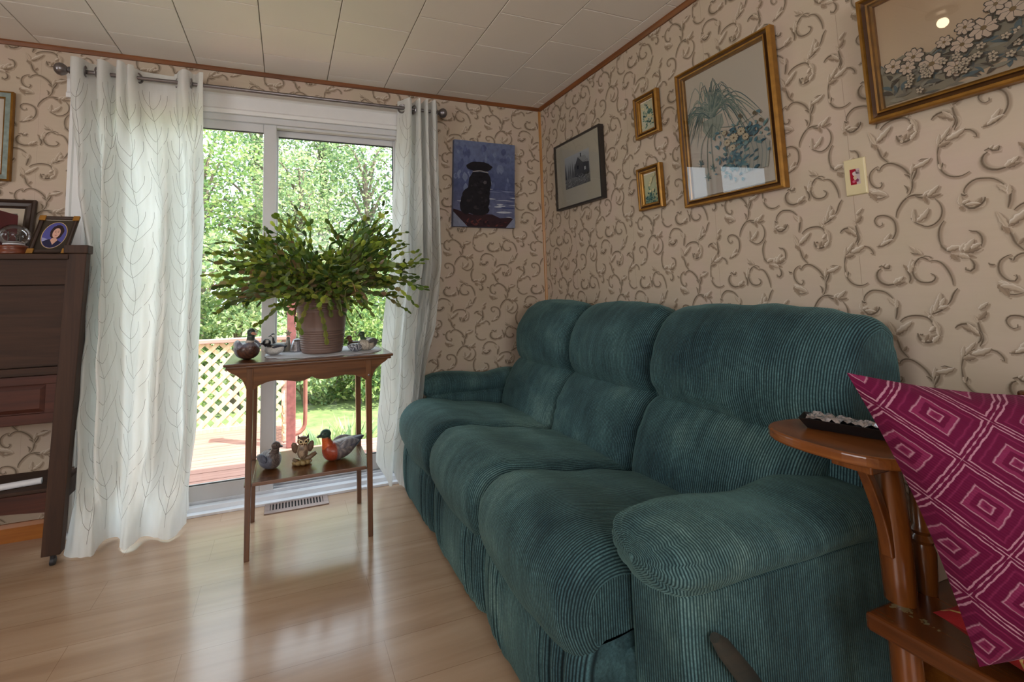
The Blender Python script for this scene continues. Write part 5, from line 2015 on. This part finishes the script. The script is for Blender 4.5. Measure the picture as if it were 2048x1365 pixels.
# --- spider plant print
r_ = random.Random(3)
w_, h_ = .343, .517
a_ = Art(w_, h_)
PAP = rgb(214, 198, 178)
a_.grad(0, 1, [(0, rgb(206, 192, 176)), (.4, rgb(216, 202, 184)), (1, rgb(222, 206, 184))])
inkL, inkD, inkB = rgb(132, 148, 138), rgb(84, 112, 112), rgb(74, 118, 132)
for sd in ((.30, .555), (.34, .56)):
    pass
a_.poly([(.20, .60), (.46, .61), (.47, .53), (.40, .46), (.33, .44), (.25, .46), (.19, .53)], rgb(166, 172, 156))
for k in range(5):
    a_.stroke([(.21 + k * .06, .60), (.23 + k * .045, .52), (.30 + k * .012, .45)], .006, rgb(128, 140, 128), False)
for k in range(95):
    an = r_.uniform(-.15, pi + .15)
    ln = r_.uniform(.22, .5) * (1.25 if r_.random() < .25 else 1)
    bx, by = .33 + r_.uniform(-.05, .05), .62 + r_.uniform(-.02, .02)
    e = (bx + cos(an) * ln * 1.05, by + sin(an) * ln * .42 - (.06 + .24 * abs(cos(an))) * r_.uniform(.2, 1.0))
    m = (bx + cos(an) * ln * .55, by + sin(an) * ln * .46 + .03)
    a_.stroke([(bx, by), m, e], r_.uniform(.010, .018), r_.choice([inkL, inkD, rgb(110, 134, 122), rgb(152, 164, 150), inkD]), True)
for x0, x1, y1 in ((.40, .52, .22), (.28, .22, .14), (.22, .14, .26), (.3, .3, .2)):
    a_.stroke([(.33, .55), ((x0 + x1) / 2, .42), (x1, y1)], .007, inkL, False)
    for k in range(12):
        an = r_.uniform(0, 6.28)
        a_.stroke([(x1, y1), (x1 + cos(an) * .05, y1 + sin(an) * .035 + .006)], .012, r_.choice([inkL, inkD]), True)
a_.stroke([(.43, .50), (.66, .47), (.86, .50)], .006, inkL, False)
a_.poly([(.62, .10), (.93, .11), (.97, .28), (.90, .34), (.72, .36), (.60, .30)], rgb(182, 178, 164))
for k in range(7):
    a_.stroke([(.63 + k * .045, .11), (.66 + k * .045, .22), (.62 + k * .05, .33)], .008, rgb(146, 152, 146), False)
for k in range(210):
    cx, cy = r_.gauss(.72, .15), r_.gauss(.36, .055)
    if r_.random() < .45:
        cx, cy = r_.gauss(.56, .10), r_.gauss(.20, .08)
    an = r_.uniform(.2, 2.9)
    L_ = r_.uniform(.03, .09)
    a_.stroke([(cx, cy), (cx + cos(an) * L_ * .5 + .01, cy + sin(an) * L_ * .4), (cx + cos(an) * L_, cy + sin(an) * L_ * .55)], r_.uniform(.015, .032), r_.choice([inkB, rgb(92, 136, 146), rgb(58, 96, 112), rgb(122, 154, 154), rgb(104, 142, 140)]), 'leaf')
for x, y, r in ((.60, .38, .055), (.69, .41, .05), (.52, .36, .045), (.58, .31, .04), (.74, .36, .04), (.5, .44, .03)):
    a_.flower(x, y, r, rgb(222, 206, 172), rgb(150, 140, 118), rgb(120, 96, 66), 10)
for x, y in ((.86, .505), (.70, .525), (.92, .44)):
    a_.blob(x, y, .02, .014, rgb(110, 96, 70), .1, r_)
picture('botanical_picture', 'large gold framed print of a hanging spider plant above a flower basket', (-.003, -1.159, 1.398), AR, (-.018, 0, 1), .413, .587, .035, .030, M_GOLD,
        GOLDP(.035, .030), groove=(4, 5), art=a_)

# --- flower bank print, top right
r_ = random.Random(9)
w_, h_ = .495, .306
a_ = Art(w_, h_)
a_.grad(0, 1, [(0, rgb(212, 184, 150)), (.5, rgb(222, 192, 156)), (1, rgb(206, 170, 132))])
dk, ml, pk = rgb(84, 74, 62), rgb(136, 128, 112), rgb(226, 200, 174)
a_.poly([(0, 0), (1, 0), (1, .30), (.62, .20), (.45, .05), (.2, .02)], rgb(196, 178, 152))
a_.poly([(.66, .98), (1, 1), (1, .12), (.80, .18), (.72, .36), (.66, .5)], rgb(118, 106, 90))
for k in range(46):
    x, y = r_.uniform(.66, 1), r_.uniform(.16, .62)
    a_.stroke([(x, y), (x + .02, y - .09)], .006, dk, True)
a_.poly([(0, .02), (.0, .38), (.10, .44), (.24, .36), (.42, .46), (.6, .56), (.72, .5), (.66, .28), (.45, .10), (.25, .02)], rgb(150, 140, 118))
for k in range(190):
    x = r_.uniform(.0, .70)
    y = r_.uniform(.02, .36 + .16 * x)
    an = r_.uniform(-.3, 3.3)
    a_.stroke([(x, y), (x + cos(an) * .03, y + sin(an) * .05), (x + cos(an) * .07, y + sin(an) * .08)], r_.uniform(.010, .022), r_.choice([dk, ml, rgb(104, 104, 98), rgb(94, 112, 116), rgb(160, 152, 132)]), 'leaf')
for x, y, r in ((.06, .36, .045), (.15, .38, .05), (.12, .30, .04), (.22, .26, .062), (.31, .16, .055), (.34, .33, .05), (.42, .40, .06), (.52, .46, .062), (.61, .42, .055), (.47, .55, .045), (.57, .56, .045), (.36, .46, .04), (.28, .40, .035)):
    a_.flower(x, y, r, pk, dk, rgb(140, 112, 70), r_.choice([6, 7, 8]), rot=r_.uniform(0, 1))
for k in range(26):
    x = r_.uniform(.12, .6)
    y = r_.uniform(.05, .32) * (.6 + x)
    a_.flower(x, y, .02, rgb(216, 196, 168), dk, dk, 5)
for k in range(9):
    x = r_.uniform(.40, .66)
    a_.stroke([(x, .16), (x + .07, .26), (x + .17, .30)], .026, r_.choice([ml, rgb(166, 158, 138), rgb(120, 122, 112)]), 'leaf')
for k in range(30):
    an = r_.uniform(2.2, 6.6)
    a_.stroke([(.86, .82), (.86 + cos(an) * .09, .82 + sin(an) * .16), (.86 + cos(an) * .2, .82 + sin(an) * .3)], .034, r_.choice([rgb(122, 110, 90), rgb(96, 86, 70), rgb(150, 136, 112)]), 'leaf')
picture('flower_picture', 'wide gold framed line drawing of massed flowers, top right corner of the wall', (-.003, -1.818, 1.532), AR, (-.020, 0, 1), .565, .376, .035, .030, M_GOLD,
        GOLDP(.035, .030), groove=(4, 5), art=a_)

# --- two little gold frames
for nm, y0, z0, seed, lab, bgc in (('small_flower_picture', -.897, 1.783, 11, 'upper of the two small gold framed flower pictures beside the spider plant print', rgb(196, 192, 168)),
                                   ('small_flower_picture', -.892, 1.430, 12, 'lower of the two small gold framed flower pictures beside the spider plant print', rgb(168, 172, 138))):
    r_ = random.Random(seed)
    a_ = Art(.086, .140)
    a_.grad(0, 1, [(0, tuple(x * .8 for x in bgc[:3]) + (1,)), (.5, bgc), (1, rgb(186, 180, 150))])
    for k in range(70):
        x, y = r_.gauss(.55, .2), r_.gauss(.45, .24)
        if seed == 12:
            x, y = r_.gauss(.45, .25), abs(r_.gauss(.1, .2))
        an = r_.uniform(0, 6.28)
        a_.stroke([(x, y), (x + cos(an) * .08, y + sin(an) * .05), (x + cos(an) * .16, y + sin(an) * .1)], .075, r_.choice([rgb(70, 104, 98), rgb(92, 124, 112), rgb(52, 82, 80), rgb(116, 138, 116)]), 'leaf')
    for k in range(9):
        x, y = (r_.gauss(.5, .25), r_.gauss(.55, .25)) if seed == 11 else (r_.gauss(.62, .15), r_.gauss(.62, .2))
        a_.flower(x, y, .09, rgb(214, 204, 164), rgb(146, 142, 104), rgb(170, 140, 80), 6)
    picture(nm, lab, (-.003, y0, z0), AR, (-.03 if seed == 12 else -.025, 0, 1), .146, .206, .030, .026, M_GOLD, GOLDP(.030, .026), 'small gold framed pictures', groove=(4, 5), art=a_, glass=False)

# --- black and white barn photograph
r_ = random.Random(15)
a_ = Art(.236, .196)
a_.grad(0, 1, [(0, rgb(120, 116, 110)), (.35, rgb(140, 138, 134)), (.6, rgb(176, 176, 174)), (1, rgb(196, 196, 196))])
for k in range(26):
    x = r_.uniform(0, 1)
    hh = r_.uniform(.3, .55) if x < .35 or x > .85 else r_.uniform(.3, .4)
    a_.poly([(x - .03, .3), (x + .03, .3), (x, .3 + hh)], r_.choice([rgb(72, 70, 68), rgb(104, 102, 100), rgb(138, 136, 134)]))
a_.poly([(.38, .30), (.72, .22), (.74, .66), (.56, .86), (.42, .62)], rgb(86, 84, 80))
a_.poly([(.56, .86), (.74, .66), (.98, .60), (.84, .84)], rgb(166, 164, 160))
a_.poly([(.72, .22), (.74, .66), (.98, .60), (.96, .26)], rgb(70, 68, 64))
for k in range(12):
    y = .30 + k * .035
    a_.stroke([(.40, y), (.72, y - .05)], .005, rgb(56, 54, 52), False)
    a_.stroke([(.73, y - .02), (.96, y - .0)], .005, rgb(104, 102, 98), False)
a_.poly([(.52, .50), (.58, .49), (.58, .60), (.52, .61)], rgb(28, 28, 28))
a_.poly([(.80, .40), (.86, .40), (.86, .50), (.80, .50)], rgb(200, 200, 198))
a_.poly([(.66, .84), (.70, .83), (.70, .95), (.66, .95)], rgb(60, 58, 56))
for k in range(120):
    x, y = r_.uniform(0, 1), r_.uniform(0, .3)
    a_.stroke([(x, y), (x + r_.uniform(-.08, .08), y + r_.uniform(0, .07))], .012, r_.choice([rgb(44, 42, 40), rgb(190, 188, 184), rgb(98, 96, 92), rgb(148, 146, 142)]), True)
picture('barn_photograph', 'thin black framed black and white photograph of an old mill on a wide cream mat', (-.003, -.204, 1.548), AR, (-.006, 0, 1), .440, .412, .011, .030, M_BLACKF,
        [(0, 0), (0, .030), (.011, .030), (.011, .008)], art=a_, aw=(.088, .105), matcol=rgb(206, 194, 172), back=.020)

# --- dog canvas
cv = thing('dog_canvas', 'unframed canvas painting of a black dog seated before blue water, on the back wall', 'painting', (-.44, -.02, 1.46))
rot = radians(2.6)
A_, B_ = Vector((cos(rot) * 1, 0, -.004)), Vector((sin(rot), 0, cos(rot)))
A_ = Vector((1, 0, -.004)).normalized()
B_ = Vector((.042, 0, 1)).normalized()
O_ = Vector((-.671, -.003, 1.461))
cw, ch = .430, .556
TC = lambda a, b, d: O_ + A_ * a + B_ * b + Vector((0, -1, 0)) * d
mb = MB()
mb.hexa([TC(0, 0, 0), TC(cw, 0, 0), TC(cw, ch, 0), TC(0, ch, 0), TC(0, 0, .027), TC(cw, 0, .027), TC(cw, ch, .027), TC(0, ch, .027)])
mb.c = [rgb(99, 105, 130)] * len(mb.v)
mb.build('stretcher', M_CANVAS, cv, smooth=False)
r_ = random.Random(8)
a_ = Art(cw, ch)
a_.grad(0, 1, [(0, rgb(77, 80, 102)), (.2, rgb(96, 100, 127)), (.5, rgb(73, 81, 113)), (.75, rgb(91, 100, 131)), (1, rgb(100, 109, 137))], .01, r_)
for k in range(60):
    x, y = r_.uniform(0, .9), r_.uniform(.5, .98)
    a_.stroke([(x, y), (x + r_.uniform(-.02, .02), y - r_.uniform(.04, .12))], r_.uniform(.03, .09), r_.choice([rgb(86, 95, 127), rgb(109, 118, 144), rgb(77, 84, 117)]), 'leaf')
for k in range(46):
    y = r_.uniform(.10, .48)
    x = r_.uniform(0, 1)
    L_ = r_.uniform(.08, .35)
    c = rgb(177, 180, 190) if r_.random() < .22 + (.4 if y < .35 else 0) else r_.choice([rgb(63, 70, 105), rgb(116, 122, 148), rgb(68, 75, 111)])
    a_.stroke([(x, y), (x + L_ / 2, y + r_.uniform(-.008, .008)), (x + L_, y)], r_.uniform(.008, .02), c, 'leaf')
a_.poly([(0, .0), (1, 0), (1, .09), (.92, .12), (.75, .11), (.62, .15), (.5, .15), (.3, .14), (.14, .17), (0, .20)], rgb(49, 32, 36))
for k in range(24):
    x = r_.uniform(.1, .85)
    a_.stroke([(x, r_.uniform(.01, .09)), (x + .05, r_.uniform(.01, .1))], .02, r_.choice([rgb(77, 37, 38), rgb(38, 26, 32), rgb(93, 49, 45)]), 'leaf')
BK = rgb(30, 27, 31)
a_.blob(.35, .31, .23, .17, BK, .03, r_, 44)
a_.blob(.40, .20, .18, .07, BK, .06, r_, 30)
a_.blob(.20, .24, .10, .10, BK, .04, r_, 30)
a_.poly([(.22, .40), (.57, .40), (.60, .50), (.585, .58), (.54, .635), (.30, .635), (.24, .56)], BK)
a_.blob(.46, .40, .12, .10, BK, .05, r_, 30)
a_.blob(.41, .70, .20, .062, BK, .05, r_, 40)
a_.blob(.27, .70, .07, .04, BK, .1, r_, 24)
a_.stroke([(.295, .638), (.42, .652), (.55, .636)], .014, rgb(157, 153, 151), False)
for k in range(30):
    x, y = r_.uniform(.2, .55), r_.uniform(.2, .6)
    a_.blob(x, y, r_.uniform(.01, .035), r_.uniform(.006, .02), r_.choice([rgb(41, 38, 42), rgb(25, 22, 26), rgb(51, 47, 48)]), .3, r_, 9)
a_.blob(.50, .52, .03, .02, rgb(85, 79, 82), .25, r_, 12)
a_.poly([(0, 0), (.225, 0), (0, .165)], rgb(121, 126, 146))
a_.poly([(.845, 0), (1, 0), (1, .135)], rgb(121, 126, 146))
m2 = MB()
for (x, y, z), c in zip(a_.mb.v, a_.mb.c):
    m2.av(TC(x, y, .0273 + z), c)
for f in a_.mb.f:
    m2.af(f)
m2.build('painting', M_CANVAS, cv, smooth=False)

# --- teal and gold frame at the left edge
M_TEALF = plain('teal_grey_frame', rgb(126, 140, 132), 0.45, var=0.14, scale=50)
a_ = Art(.36, .36)
a_.grad(0, 1, [(0, rgb(206, 186, 166)), (1, rgb(212, 192, 170))])
picture('teal_framed_picture', 'grey teal picture frame with gold edge at the upper left edge of the back wall', (-3.29, -.004, 1.617), (1, 0, 0), (0, -.012, 1), .432, .424, .034, .026, M_GOLD,
        [(0, 0), (0, .02), (.006, .026), (.008, .022), (.008, .022), (.028, .020), (.030, .023), (.034, .018), (.034, .004)], art=None, matcol=rgb(214, 196, 174))
fr = [o_ for o_ in bpy.data.objects if o_.parent and o_.parent.name == 'teal_framed_picture' and o_.name.startswith('frame')][0]
fr.data.materials[1] = M_TEALF
for p_ in fr.data.polygons:
    if 12 <= p_.index < 20:
        p_.material_index = 1

# --- dark walnut frame standing behind the desk items
r_ = random.Random(5)
a_ = Art(.20, .15)
a_.grad(0, 1, [(0, rgb(72, 60, 50)), (.5, rgb(104, 88, 74)), (1, rgb(88, 74, 62))])
for k in range(30):
    x = r_.uniform(0, 1)
    a_.stroke([(x, 0), (x + .02, r_.uniform(.4, 1))], .03, r_.choice([rgb(54, 44, 38), rgb(128, 112, 94)]), True)
picture('walnut_framed_picture', 'dark walnut picture frame leaning on the wall behind the snow globe', (-3.09, -.050, 1.2565), (1, 0, 0), (0, .165, 1), .337, .275, .040, .022, M_BROWNF,
        [(0, 0), (0, .018), (.008, .022), (.016, .015), (.03, .013), (.034, .016), (.040, .010), (.040, .003)], art=a_, aw=(.03, .02), matcol=rgb(206, 186, 160))

# --- oval portrait
r_ = random.Random(6)
pw, ph = .104, .142
a_ = Art(pw, ph)
a_.grad(0, 1, [(0, rgb(52, 44, 36)), (1, rgb(66, 56, 44))])
a_.blob(.5, .5, .41, .44, rgb(206, 176, 118), n=40)
a_.blob(.5, .5, .39, .425, rgb(84, 84, 150), n=40)


def inside(pts):
    q = []
    for x, y in pts:
        dx, dy = (x - .5) / .385, (y - .5) / .42
        d = sqrt(dx * dx + dy * dy)
        if d > 1:
            dx, dy = dx / d, dy / d
        q.append((.5 + dx * .385, .5 + dy * .42))
    return q


a_.poly(inside([(.1, .42), (.12, .2), (.4, .05), (.36, .36)]), rgb(150, 152, 196))
a_.poly(inside([(.14, .26), (.34, .36), (.62, .36), (.82, .24), (.7, .1), (.5, .07), (.3, .1)]), rgb(40, 38, 66))
a_.blob(.56, .60, .22, .24, rgb(50, 34, 36), .05, r_, 30)
a_.poly([(.46, .40), (.60, .40), (.66, .33), (.54, .18), (.42, .34)], rgb(206, 162, 144))
a_.blob(.55, .57, .125, .165, rgb(214, 168, 150), n=26)
a_.poly([(.42, .66), (.50, .745), (.62, .745), (.70, .64), (.72, .76), (.56, .84), (.40, .77)], rgb(50, 34, 36))
for x in (.505, .60):
    a_.blob(x, .60, .022, .011, rgb(46, 34, 34), n=10)
    a_.stroke([(x - .03, .632), (x, .642), (x + .03, .634)], .012, rgb(70, 46, 42), False)
a_.stroke([(.552, .60), (.545, .555), (.562, .545)], .010, rgb(178, 128, 112), False)
a_.stroke([(.505, .505), (.55, .492), (.60, .507)], .022, rgb(168, 66, 72), 'leaf')
picture('portrait_photograph', 'tilted brown and gold frame holding an oval portrait photograph, on the dark desk', (-2.672, -.262, 1.258), (.985, .12, 0.02), (.13, .30, 1.0), .136, .176, .016, .012, M_BROWNF,
        [(0, 0), (0, .010), (.003, .013), (.006, .010), (.012, .009), (.016, .011), (.016, .003)], art=a_, cat='photograph', glass=False)
pf = bpy.data.objects['portrait_photograph']
mb = MB()
A_, B_ = Vector((.985, .12, .02)).normalized(), Vector((.13, .30, 1.0)).normalized()
N_ = A_.cross(B_).normalized()
for a0, b0 in ((0, 0), (1, 0), (0, 1), (1, 1)):
    c = Vector((-2.672, -.262, 1.258)) + A_ * (.010 + a0 * .116) + B_ * (.010 + b0 * .156)
    P = [c + A_ * sx * .0115 + B_ * sy * .0115 + N_ * d for d in (.006, .0155) for sx, sy in ((-1, -1), (1, -1), (1, 1), (-1, 1))]
    mb.hexa(P)
mb.build('gold_corners', M_GOLD, pf, smooth=False, bevel=.002)

# --- switch plate with a little picture
sw = thing('wall_plate', 'ivory wall plate with a small red and white figure printed in its middle', 'wall plate', (-.003, -1.761, 1.39))
mb = MB()
PZ0, PZ1, PY0, PY1 = 1.332, 1.446, -1.732, -1.789
mb.hexa([(-.0005, PY0, PZ0), (-.0005, PY1, PZ0), (-.0005, PY1, PZ1), (-.0005, PY0, PZ1), (-.006, PY0 - .003, PZ0 + .003), (-.006, PY1 + .003, PZ0 + .003), (-.006, PY1 + .003, PZ1 - .003), (-.006, PY0 - .003, PZ1 - .003)])
mb.build('plate', M_IVORY, sw, smooth=False, bevel=.0012)
r_ = random.Random(2)
a_ = Art(.025, .048)
a_.grad(0, 1, [(0, rgb(190, 170, 170)), (1, rgb(196, 172, 170))])
a_.poly([(0, 0), (.62, 0), (.62, 1), (0, 1)], rgb(150, 16, 40))
a_.blob(.5, .70, .26, .13, rgb(206, 190, 188), .15, r_)
a_.blob(.5, .45, .16, .16, rgb(200, 176, 150), .2, r_)
a_.blob(.36, .20, .16, .08, rgb(196, 96, 120), .2, r_)
a_.blob(.72, .25, .14, .10, rgb(120, 60, 90), .3, r_)
for k in range(14):
    a_.stroke([(.75 + r_.uniform(-.15, .2), .8 + r_.uniform(-.1, .12)), (.8 + r_.uniform(-.2, .2), .65)], .05, r_.choice([rgb(70, 40, 50), rgb(120, 100, 104)]), True)
m2 = MB()
for (x, y, z), c in zip(a_.mb.v, a_.mb.c):
    m2.av((-.0062 - z, -1.749 - x, 1.365 + y), c)
for f in a_.mb.f:
    m2.af(f)
m2.build('printed_figure', M_ART, sw, smooth=False)

# ================================================================== BENCH
bench = thing('wooden_bench', 'brown wooden bench with turned spindles and a round ended arm board, at the right edge', 'bench', (-.3, -2.5, 0))
BX0, BX1, BY0, BY1 = -.556, -.06, -1.992, -3.25
ZB = .42
mb = MB()
mb.box(BX0, BX1, BY1, BY0, ZB - .034, ZB)
mb.build('seat', M_BENCHY, bench, smooth=False, bevel=.006)
mb = MB()
out_ = []
for k in range(48):
    a = 2 * pi * k / 48
    ca, sa = cos(a), sin(a)
    e = (abs(ca) ** 2.5 + abs(sa) ** 2.5) ** (-1 / 2.5)
    out_.append((-.490 + .112 * ca * e, -1.948 + .135 * sa * e))
mb.prism(out_, lambda a, b, d: (a, b, d), .712, .735)
mb.build('arm_board', M_BENCHT, bench, smooth=False, bevel=.005, bseg=3)
mb = MB()
mb.box(-.57, -.415, -2.035, -1.965, .695, .712)
mb.build('cleat', M_BENCHZ, bench, smooth=False, bevel=.003)
mb = MB()
mb.lathe([(.025, ZB), (.026, .46), (.0265, .55), (.0235, .65), (.021, .68), (.021, .695)], (-.452, -2.0, 0), 24)
mb.build('arm_post', M_BENCHZ, bench)
mb = MB()
P = catmull([(-.530, -1.998, .694), (-.512, -1.998, .66), (-.488, -1.998, .60), (-.478, -2.0, .55), (-.474, -2.0, .51)], 14)
for k in range(1):
    R = []
    for i, p in enumerate(P):
        w = .010
        R.append([p + Vector((-w, -w, 0)), p + Vector((w, -w, 0)), p + Vector((w, w, 0)), p + Vector((-w, w, 0))])
    mb.rings(R)
mb.build('bracket', M_BENCHZ, bench, smooth=False, bevel=.003)


def spindle(x, y):
    mb = MB()
    mb.lathe([(.016, ZB), (.019, ZB + .04), (.021, ZB + .085), (.017, ZB + .10), (.021, ZB + .108), (.014, ZB + .118), (.020, ZB + .127), (.014, ZB + .138), (.012, ZB + .2), (.015, ZB + .27), (.011, .79)], (x, y, 0), 16)
    mb.build('spindle', M_BENCHZ, bench)


spindle(-.372, -2.005)
for k in range(5):
    spindle(-.105, -2.10 - k * .22)
mb = MB()
mb.box(-.125, -.085, -3.2, -2.075, .785, .825)
mb.build('top_rail', M_BENCHY, bench, smooth=False, bevel=.006)
mb = MB()
mb.lathe([(.022, ZB), (.022, .80)], (-.105, -2.04, 0), 16)
mb.build('back_post', M_BENCHZ, bench)
for x, y in ((-.522, -2.035), (-.12, -2.07), (-.515, -3.1), (-.12, -3.1)):
    mb = MB()
    mb.lathe([(.015, 0), (.019, .03), (.023, .12), (.021, .2), (.024, .27), (.023, ZB - .034)], (x, y, 0), 16)
    mb.build('leg', M_BENCHZ, bench)
mb = MB()
mb.bar((-.522, -2.035, .185), (-.12, -2.07, .185), .025, .03)
mb.build('stretcher', M_BENCHZ, bench, smooth=False, bevel=.004)

# tray on the arm board
tr = thing('black_tray', 'black plastic tray with crumpled silver wrapping on the bench arm board', 'tray', (-.45, -1.92, .7355))
A0, A1 = Vector((-.482, -1.872, .7355)), Vector((-.425, -2.005, .7355))
dT = (A1 - A0).normalized()
sT = Vector((-dT.y, dT.x, 0))
mb = MB()
rows = []
for w, z, e in ((.020, 0, .0), (.034, .022, .012), (.036, .024, .013), (.033, .024, .012), (.019, .003, .0)):
    a, b = A0 - dT * e, A1 + dT * e
    rows.append([p + Vector((0, 0, z)) for p in (a - sT * w, b - sT * w, b + sT * w, a + sT * w)])
mb.rings(rows, True, True)
mb.build('tray', M_TRAY, tr, smooth=False, bevel=.002)
mb = MB()
rt = random.Random(3)
nn = 22


def crum(u, v):
    p = A0.lerp(A1, u) + sT * ((v - .5) * .058)
    return p + Vector((0, 0, .020 + rt.uniform(0, .011)))


mb.grid(crum, nn, 8)
mb.build('silver_wrapping', M_FOIL, tr, smooth=False)

# ================================================================== CUSHIONS


def cushion(name, label, mat, C00, C10, C11, C01, thick, pinch=.10, sag=0.0, nu=34, nv=34, parent=None):
    """pillow from its four corners (00,10,11,01); +N side bulges"""
    C00, C10, C11, C01 = [Vector(c) for c in (C00, C10, C11, C01)]
    N = ((C10 - C00).cross(C01 - C00)).normalized()
    mb = MB()
    for side in (1, -1):
        base = len(mb.v)
        for j in range(nv + 1):
            for i in range(nu + 1):
                u, v = i / nu, j / nv
                # edges bow inwards between the corners
                uu = u + pinch * (.5 - u) * 2 * sin(pi * v) * abs(2 * u - 1) ** 1.5 * .5
                vv = v + pinch * (.5 - v) * 2 * sin(pi * u) * abs(2 * v - 1) ** 1.5 * .5
                p = C00.lerp(C10, uu).lerp(C01.lerp(C11, uu), vv)
                prof_ = (max(0, 1 - abs(2 * u - 1) ** 2.6) * max(0, 1 - abs(2 * v - 1) ** 2.6)) ** .55
                w = noise1(u * 6 + v * 3, 4) * .006 + noise1(v * 8 - u * 4, 9) * .005
                p = p + N * side * (thick * prof_ * .5 + w * prof_) + Vector((0, 0, -sag * sin(pi * u) * v))
                k = mb.av(p)
                mb.uv[k] = (u, v)
        for j in range(nv):
            for i in range(nu):
                a = base + j * (nu + 1) + i
                q = [a, a + 1, a + nu + 2, a + nu + 1]
                mb.af(q if side > 0 else q[::-1])
    o = mb.build(name, mat, parent, angle=180)
    return tag(o, label, 'cushion')


cushion('magenta_cushion', 'magenta cushion woven with pale nested diamonds, propped upright on the wooden bench', M_PILLOW,
        (-.578, -2.160, .445), (-.30, -2.42, .585), (-.215, -2.335, .905), (-.640, -2.048, .900), .15, .07, .02)
cushion('tartan_cushion', 'red tartan cushion lying on the bench seat beneath the magenta one', M_TARTAN,
        (-.615, -2.55, .468), (-.14, -2.58, .468), (-.14, -2.11, .468), (-.540, -2.090, .475), .115, .03)

# ================================================================== LAMP (above and behind, mirrored in the picture glass)
lamp = thing('pendant_lamp', 'small ceiling lamp with a warm bulb, mirrored in the flower picture glass', 'lamp', (-1.43, -1.475, 2.3))
mb = MB()
mb.lathe([(.055, 2.299), (.055, 2.285), (.02, 2.275), (.02, 2.262)], (-1.43, -1.475, 0), 24)
mb.build('ceiling_rose', M_PEWTER, lamp)
mb = MB()
mb.ell((-1.43, -1.475, 2.243), .021, .021, .024)
mb.build('bulb', M_LAMP, lamp, angle=180)
